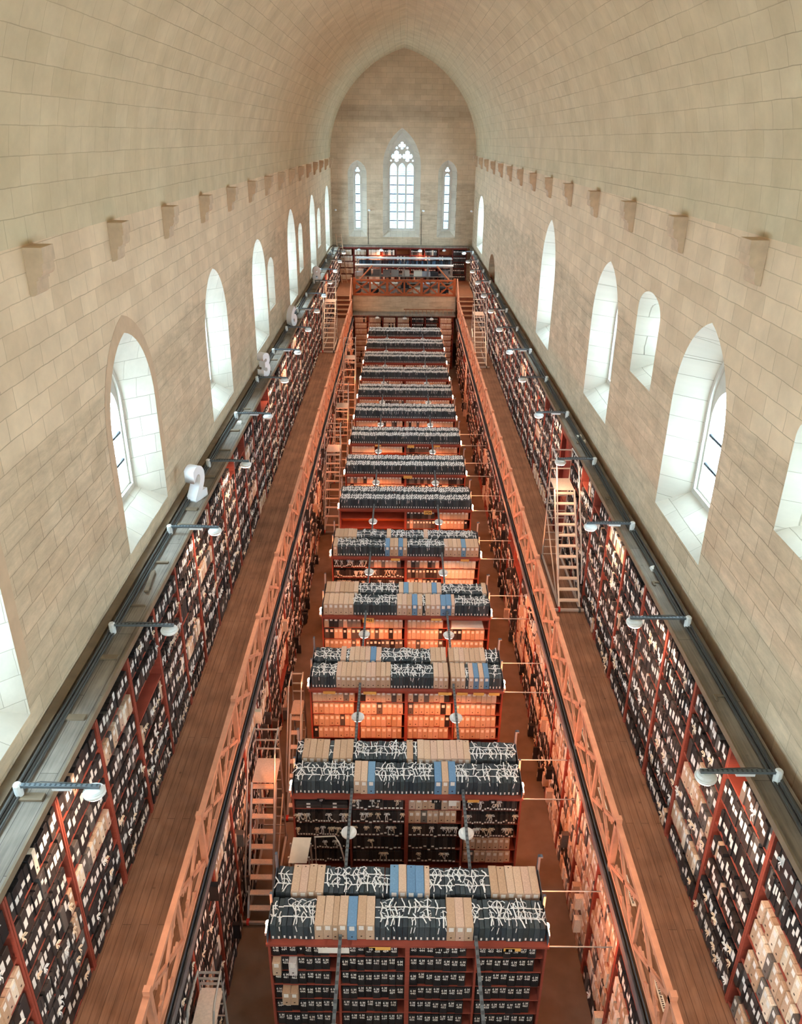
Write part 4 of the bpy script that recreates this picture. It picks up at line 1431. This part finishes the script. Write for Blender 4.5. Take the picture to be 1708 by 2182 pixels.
for i, y in enumerate(UY):
    for j, sgn in enumerate((-1, 1)):
        on = BULBON.get(i, (1, 1))[j]
        x = UX0 - .05 if sgn < 0 else UX1 + .05
        t = thing('end_lamp', 'small glowing wall lamp on the %s end of %s' % ('left' if sgn < 0 else 'right', UN[i]), 'lamp', (x, y + .28, UZ - .02), 0, 'lamps on the unit ends')
        mb = MB(); mb.box(-.035, .035, -.09, .09, -.12, -.075); mb.box((-.03 * sgn - .006), (-.03 * sgn + .006), -.09, .09, -.12, .05); mb.build('base', M_['housing'], t)
        mb = MB(); mb.lathe([(.012, -.075), (.028, -.05), (.034, -.01), (.026, .035), (.008, .055)], 10); mb.build('bulb', M_['bulb'], t, smooth=True)
        ld = bpy.data.lights.new('end_lamp_light', 'POINT'); ld.energy = BULB * on * (1.7 if sgn > 0 and i < 6 else 1.0); ld.color = WARM; ld.shadow_soft_size = .05
        lo = bpy.data.objects.new('end_lamp_light', ld); COL.objects.link(lo); lo.location = (x + .07 * sgn, y + .28, UZ + .06)
for i, y in enumerate(UY[:8]):
    for j, dy in enumerate((-.22, .72)):
        mb = MB(); mb.tube([(UX1 - .03, 0, 0), (2.795, 0, .0)], .009, 6)
        tag(mb.build('tie_rod', M_['steel'], None, (0, y + dy if dy > 0 else y - .015, UZ + (.10 if dy > 0 else -.02))), 'thin metal rod to the right walkway from the %s of %s' % ('rear' if dy > 0 else 'front', UN[i]), 'rod', 'rods between units and walkway')

# ------------------------------------------------------------------ ladders
def ladder(label, x0, x1, yf, yp, yr, zb, zp, rail=0.95, nst=10, mat_='alu', loc_rz=0.0):
    """rolling step ladder: foot at yf, platform from yp to yr, base zb, platform height zp; climbs away from the camera"""
    cx, cy = (x0 + x1) / 2, (yf + yr) / 2
    t = thing('rolling_ladder', label, 'ladder', (cx, cy, zb), loc_rz)
    hw = (x1 - x0) / 2; H_ = zp - zb
    yf -= cy; yp -= cy; yr -= cy
    m = M_[mat_]
    for s in (-1, 1):
        x = s * hw
        mb = MB(); mb.bar((x, yf, .08), (x, yp, H_), .03, .055); mb.build('stringer', m, t)
        mb = MB(); mb.tube([(x * 1.0, yr, .08), (x, yr - .02, H_), (x, yr - .02, H_ + rail)], .017, 8); mb.build('rear_post', m, t)
        mb = MB(); mb.tube([(x * 1.12, yf + (yp - yf) * .12, .55), (x * 1.14, yf + (yp - yf) * .16, .62 + H_ * .1), (x * 1.1, yp - .03, H_ + rail * .92), (x * 1.06, yp + .06, H_ + rail), (x, yr - .02, H_ + rail)], .014, 8); mb.build('handrail', m, t)
        mb = MB(); mb.bar((x, yf - .05, .09), (x, yr + .02, .09), .035, .05); brl = mb.build('base_rail', m, t)
        for yy in (yf - .03, yr):
            mb = MB(); mb.tube([(x - .02, yy, .06), (x + .02, yy, .06)], .06, 12); mb.build('wheel', M_['redt'] if (yy < 0 and s < 0) else M_['cable'], brl)
        mb = MB(); mb.bar((x, yf + .25, .09), (x, yr, H_ * .6), .02, .03); mb.build('brace', m, t)
    for k in range(nst):
        f = (k + .6) / nst
        y = yf + (yp - yf) * f; z = .08 + (H_ - .08) * f
        mb = MB(); mb.box(-hw, hw, y - .01, y + .085, z - .012, z + .012); mb.build('step', M_['tread'], t)
    for k in range(nst):
        f = (k + .8) / nst
        mb = MB(); mb.bar((-hw, yr - .01, H_ * f), (hw, yr - .01, H_ * f), .016, .016); mb.build('rung', m, t)
    mb = MB(); mb.box(-hw, hw, yp, yr, H_ - .015, H_ + .01); mb.build('platform', M_['tread'], t)
    for z in (.35, .62, .95):
        mb = MB(); mb.bar((-hw, yr - .02, H_ + rail * z), (hw, yr - .02, H_ + rail * z), .022, .022); mb.build('guard_rail', m, t)
    mb = MB(); mb.bar((-hw - .12, yf - .05, .06), (hw + .12, yf - .05, .06), .04, .05); mb.build('foot_bar', m, t)
    return t
ladder('tall silver rolling ladder on the right walkway beside the red door', 3.30, 3.72, 14.1, 15.7, 16.3, ZW, 4.88, .72, 11)
ladder('silver rolling ladder far along the left walkway, close to the left stairs', -3.42, -2.95, 34.6, 36.3, 36.9, ZW, 4.7, .85, 10)
ladder('silver rolling ladder far along the right walkway, close to the right stairs', 3.05, 3.5, 32.4, 34.3, 35.0, ZW, 4.6, .85, 10)
ladder('rolling ladder in the left aisle beside the nearest unit', -2.42, -2.02, 9.0, 10.15, 10.7, 0, 1.95, .7, 9, 'steel')
ladder('second rolling ladder in the left aisle, just behind the first', -2.06, -1.84, 11.2, 12.3, 12.7, 0, 1.6, .7, 7, 'steel')
ladder('rolling ladder at the lower left corner with a pale top plate', -2.42, -2.14, 5.0, 6.0, 6.45, 0, 2.15, .35, 9, 'steel')
ladder('rolling ladder in the left aisle beside the eighth unit', -2.40, -1.95, 23.0, 24.3, 24.9, 0, 2.3, .8, 9, 'steel')
ladder('rolling ladder in the left aisle beside the ninth unit', -2.40, -1.95, 27.0, 28.4, 29.0, 0, 2.4, .8, 9, 'steel')
ladder('rolling ladder in the left aisle beside the eleventh unit', -2.40, -1.95, 31.8, 33.4, 34.0, 0, 2.9, .8, 10, 'steel')

# step stool with an upright steel plate between the first two units
t = thing('step_stool', 'metal step stool with a pale steel plate behind the nearest unit', 'step stool', (-1.42, 8.5, 0))
mb = MB(); mb.hexa([(-.17, -.04, 2.02), (.10, -.04, 2.02), (.15, .22, 2.26), (-.12, .22, 2.26), (-.17, -.05, 2.03), (.10, -.05, 2.03), (.15, .21, 2.27), (-.12, .21, 2.27)]); mb.build('plate', M_['alu'], t)
for s in (-.17, .13):
    mb = MB(); mb.tube([(s, -.05, 0), (s, .0, 2.1)], .015, 6); mb.build('leg', M_['steel'], t)
    mb = MB(); mb.tube([(s, .5, 0), (s, .23, 2.12)], .015, 6); mb.build('leg', M_['steel'], t)
for k in range(7):
    mb = MB(); mb.box(-.17, .13, -.05 + k * .006, .06, .26 * k + .2, .26 * k + .22); mb.build('step', M_['tread'], t)
mb = MB(); mb.tube([(.2, .25, 1.6), (.2, .24, 2.25), (.5, .24, 2.27), (.58, .15, 2.2), (.7, .05, 1.7)], .012, 8); mb.build('handrail', M_['alu'], t)

# ------------------------------------------------------------------ white numbers on the left ledge
FH = {'2': .66, '3': .66, '6': .68, '8': .64}
for txt, y, rz, lab in (('2', 13.5, PI / 2 - .38, 'large white figure two standing on the left ledge'), ('3', 21.45, PI / 2 - .45, 'large white figure three standing on the left ledge'),
                        ('6', 27.5, PI / 2 - .45, 'large white figure six standing on the left ledge'), ('8', 36.1, .25, 'white figure eight standing on the left ledge at the far end')):
    me = text_mesh(txt, 1.0, .10, .045, name='figure', mat_=M_['white'])
    zs_ = [v.co.y for v in me.vertices]; xs_ = [v.co.x for v in me.vertices]
    h0 = max(zs_) - min(zs_)
    k = FH[txt] / h0
    for v in me.vertices: v.co = ((v.co.x - (max(xs_) + min(xs_)) / 2) * k * .85, (v.co.y - min(zs_)) * k, v.co.z)
    o = link('number_sculpture', me, None, (-3.74, y, ZC + .001))
    o.rotation_euler = (PI / 2, 0, rz)
    tag(o, lab, 'number')

# ------------------------------------------------------------------ far end: platform, stairs, balcony, racks
mb = MB(); mb.box(-3.52, 3.78, 43.25, 47.9, PZ - .1, PZ)
tag(mb.build('platform', M_['step']), 'wooden platform floor behind the balcony at the far end', 'platform')
mb = MB(); mb.box(-2.60, 2.84, 43.2, 43.35, 2.84, PZ - .0)
o = mb.build('wall_platform', [M_['endwall']]); uv_from(o, lambda c: (c.x, c.z)); tag(o, kind='structure')
mb = MB(); mb.box(-2.56, 2.80, 42.3, 43.2, 2.80, 2.86)
tag(mb.build('ledge', M_['ledge']), 'grey board ledge below the stone balcony wall at the far end', 'ledge')
for side, x0, x1 in (('left', -3.5, -2.62), ('right', 2.86, 3.76)):
    t = thing('staircase', 'short wooden staircase from the %s walkway up to the end platform' % side, 'stairs', ((x0 + x1) / 2, 41.6, ZW))
    hw = (x1 - x0) / 2
    nr = 5; rise = (PZ - ZW) / nr; tr = 1.65 / nr
    for k in range(nr):
        mb = MB(); mb.box(-hw, hw, k * tr, k * tr + .03, -.06 if k == 0 else k * rise - .02, (k + 1) * rise - .03); mb.build('riser', M_['riser'], t)
        mb = MB(); mb.box(-hw, hw, k * tr - .02, (k + 1) * tr + .03, (k + 1) * rise - .03, (k + 1) * rise); mb.build('tread', M_['step'], t)
        mb = MB(); mb.box(-hw, hw, k * tr - .035, k * tr + .02, (k + 1) * rise - .028, (k + 1) * rise + .004); mb.build('nosing', M_['stepn'], t)
    xr_ = hw - .03 if side == 'left' else -hw + .03
    mb = MB(); mb.bar((xr_, -.1, .85), (xr_, 1.6, .85 + PZ - ZW), .06, .07); mb.build('handrail', M_['fence'], t)
    for k in range(6):
        yy = .02 + k * .31
        mb = MB(); mb.bar((xr_, yy, yy * .53), (xr_, yy, .83 + yy * .53), .035, .035); mb.build('baluster', M_['fence'], t)
t = thing('balcony_rail', 'brown timber balcony front of six cross-braced panels at the far end', 'balcony', (0, 43.2, PZ))
bx0, bx1, bh = -2.58, 2.82, .80
mb = MB(); mb.box(bx0, bx1, -.05, .05, -.03, .07); mb.build('bottom_rail', M_['balc'], t)
mb = MB(); mb.box(bx0, bx1, -.06, .06, bh - .06, bh); mb.build('top_rail', M_['balc'], t)
pw = (bx1 - bx0) / 6
for k in range(7):
    x = bx0 + pw * k; w = .07 if k % 2 == 0 else .045
    x = min(max(x, bx0 + w), bx1 - w)
    mb = MB(); mb.box(x - w, x + w, -.055, .055, -.03, bh + (.08 if k % 2 == 0 else -.06)); mb.build('post', M_['balc'], t)
for k in range(6):
    mb = MB(); xpanel(mb, lambda u, v, d: (u, -.025 + d, v), bx0 + pw * k + .05, bx0 + pw * (k + 1) - .05, .07, bh - .06, .05); mb.build('cross_brace', M_['balc'], t)
# two racks on the platform
def rack(y, ztop, label, nlev, d=.5):
    t = thing('metal_rack', label, 'rack', (.1, y, PZ)); h = ztop - PZ
    for x in (-2.6, -1.3, 0, 1.3, 2.6):
        for yy in (0, d):
            mb = MB(); mb.box(x - .02, x + .02, yy - .02, yy + .02, 0, h); mb.build('post', M_['rackpost'], t)
    for k in range(nlev):
        z = h - k * (h - .1) / max(1, nlev - 1) if nlev > 1 else h
        mb = MB(); mb.box(-2.66, 2.66, -.05, d + .05, z - .03, z + .01); mb.build('shelf', M_['metalrack'] if k == 0 else M_['rackpost'], t)
    return [h - k * (h - .1) / max(1, nlev - 1) for k in range(nlev)]
rack(46.2, 5.15, 'long white rack farther back on the end platform', 4, .45)
rack(44.9, 4.98, 'long white rack nearer the balcony on the end platform', 3, .3)
def carton(name, x, y, z, w, d, h, col, label, group):
    root = None
    me_v, me_f = body_chamfer(w, d, h)
    me = bpy.data.meshes.new(name); me.from_pydata(me_v, [], me_f); me.materials.append(M_['board']); set_cols(me, [col] * len(me_v))
    o = link(name, me, None, (x, y, z)); tag(o, label, name.replace('_', ' '), group)
    return o
k = 0
u = -2.5
while u < 2.6:
    w = R_.uniform(.08, .12); k += 1
    carton('binder', u + w / 2 + .1, 46.22, PZ + .1 + (5.15 - PZ - .1) * 2 / 3 + .012, w - .01, .3, .30, R_.choice([rgb(32, 40, 48), rgb(40, 58, 74), rgb(26, 30, 36), rgb(64, 92, 116)]), 'dark binder on the farther white rack, %s from left' % nth(k), 'binders on the farther rack')
    u += w + .002
cols = [rgb(96, 92, 92), rgb(150, 152, 158), rgb(180, 172, 160), rgb(110, 104, 100), rgb(40, 42, 46), rgb(204, 200, 186), rgb(136, 132, 128)]
xs = [-2.45, -2.0, -1.5, -0.95, -.5, .1, .75, 1.2, 1.65, 2.2]
for k, x in enumerate(xs):
    for j in range(2 if k % 3 else 1):
        w, d, h = R_.uniform(.36, .46), .36, R_.uniform(.2, .3)
        if j == 0: hh0 = h
        carton('carton', x + .05, 43.75, PZ + (0 if j == 0 else hh0), w, d, h, cols[(k * 2 + j) % 7], '%s carton behind the balcony, %s from left, %s of its stack' % ({0: 'dark', 1: 'grey', 2: 'beige', 3: 'brown', 4: 'black', 5: 'cream', 6: 'stone'}[(k * 2 + j) % 7], nth(k + 1), 'bottom' if j == 0 else 'top'), 'cartons behind the balcony')
    carton('carton', x + .1, 44.92, PZ + .1 + (4.98 - PZ - .1) / 2 + .012, R_.uniform(.36, .46), .3, R_.uniform(.2, .34), cols[(k * 3 + 1) % 7], 'carton on the nearer white rack, %s from left' % nth(k + 1), 'cartons on the nearer rack')
# diagonal props of the balcony
for s, lab in ((-1, 'left'), (1, 'right')):
    mb = MB(); mb.bar((s * 2.35 + .12, 43.25, PZ + .76), (s * 1.75 + .12, 44.7, PZ + 1.25), .06, .06)
    tag(mb.build('timber_prop', M_['balc']), 'slanting timber prop behind the %s end of the balcony' % lab, 'prop')
# leaning ladder in the left corner and ladder lying on the ledge
def plain_ladder(label, a, b2, lat, w, n, m):
    t = thing('ladder', label, 'ladder', a)
    d = Vector(b2) - Vector(a); lat = Vector(lat)
    for s in (-1, 1):
        o_ = lat * w / 2 * s
        mb = MB(); mb.bar(o_, d + o_, .03, .06); mb.build('rail', m, t)
    for k in range(n):
        p = d * ((k + .5) / n)
        mb = MB(); mb.bar(p - lat * w / 2, p + lat * w / 2, .025, .025); mb.build('rung', m, t)
plain_ladder('pale wooden ladder leaning in the far left corner', (-3.25, 46.6, PZ), (-3.62, 47.5, 6.25), (0.96, .3, 0), .3, 9, M_['stepn'])
plain_ladder('wooden ladder lying on the ledge below the balcony wall', (.1, 42.75, 2.9), (2.72, 42.75, 2.9), (0, .6, .8), .38, 12, M_['step'])
# small lamps hanging at the far end
for k, (x, y, z) in enumerate(((-1.28, 42.15, 2.80), (.15, 42.15, 2.78), (1.55, 42.15, 2.76))):
    t = thing('pendant_lamp', 'small unlit round lamp hanging over the lower end bookcases, %s from left' % nth(k + 1), 'lamp', (x, y, z), 0, 'lamps at the lower end')
    disc_parts(t, (0, 0, 0), False)
    mb = MB(); mb.bar((0, 0, .02), (0, .5, .06), .03, .03); mb.build('arm', M_['chan'], t)
for k, (x, lit) in enumerate(((-2.45, False), (-1.2, True), (1.0, True), (2.35, False))):
    t = thing('pendant_lamp', '%s small lamp under the cornice of the far wall bookcases, %s from left' % ('lit' if lit else 'unlit', nth(k + 1)), 'lamp', (x, 47.25, 5.5), 0, 'lamps at the far wall')
    disc_parts(t, (0, 0, 0), lit)
    mb = MB(); mb.bar((0, 0, .02), (0, .3, .03), .03, .03); mb.build('arm', M_['chan'], t)
    if lit: spot('pendant_beam', (x, 47.2, 5.36), LAMP * .8, WARM)
mb = MB(); mb.box(-3.5, 3.75, 47.48, 47.9, 5.55, 5.63)
tag(mb.build('ledge', M_['ledge']), 'board ledge along the top of the far wall bookcases', 'ledge')
# spotlights and conduits on the end wall
for k, x in enumerate((-3.8, -1.92, 1.11, 3.82)):
    t = thing('wall_spotlight', 'small white spotlight high on the far wall, %s from left' % nth(k + 1), 'spotlight', (x, 48, 7.48), 0, 'spotlights on the far wall')
    mb = MB(); mb.tube([(0, -.02, 0), (.06, -.18, 0)], .05, 10); mb.build('head', M_['white'], t)
    mb = MB(); mb.box(-.03, .03, -.06, 0, -.03, .03); mb.build('mount', M_['white'], t)
for x, lab in ((-1.95, 'left'), (1.05, 'right')):
    mb = MB(); mb.tube([(x, 47.985, 7.4), (x, 47.985, 5.65)], .012, 6)
    tag(mb.build('conduit', M_['cable']), 'thin vertical conduit beside the %s of the tall centre window' % lab, 'conduit')
# blocked niche low on the end wall
mb = MB(); mb.box(2.86, 3.74, 47.93, 47.99, 5.64, 5.98)
tag(mb.build('carved_panel', M_['corbel']), 'low carved stone panel at the right foot of the far wall', 'panel')
# orange tag on a left upright
mb = MB(); mb.box(FXL + .0, FXL + .006, -.06, .06, -.05, .05)
tag(mb.build('shelf_tag', M_['orange'], None, (0, 5.02, ZW + .62)), 'bright orange tag on a red upright at the lower left', 'tag')
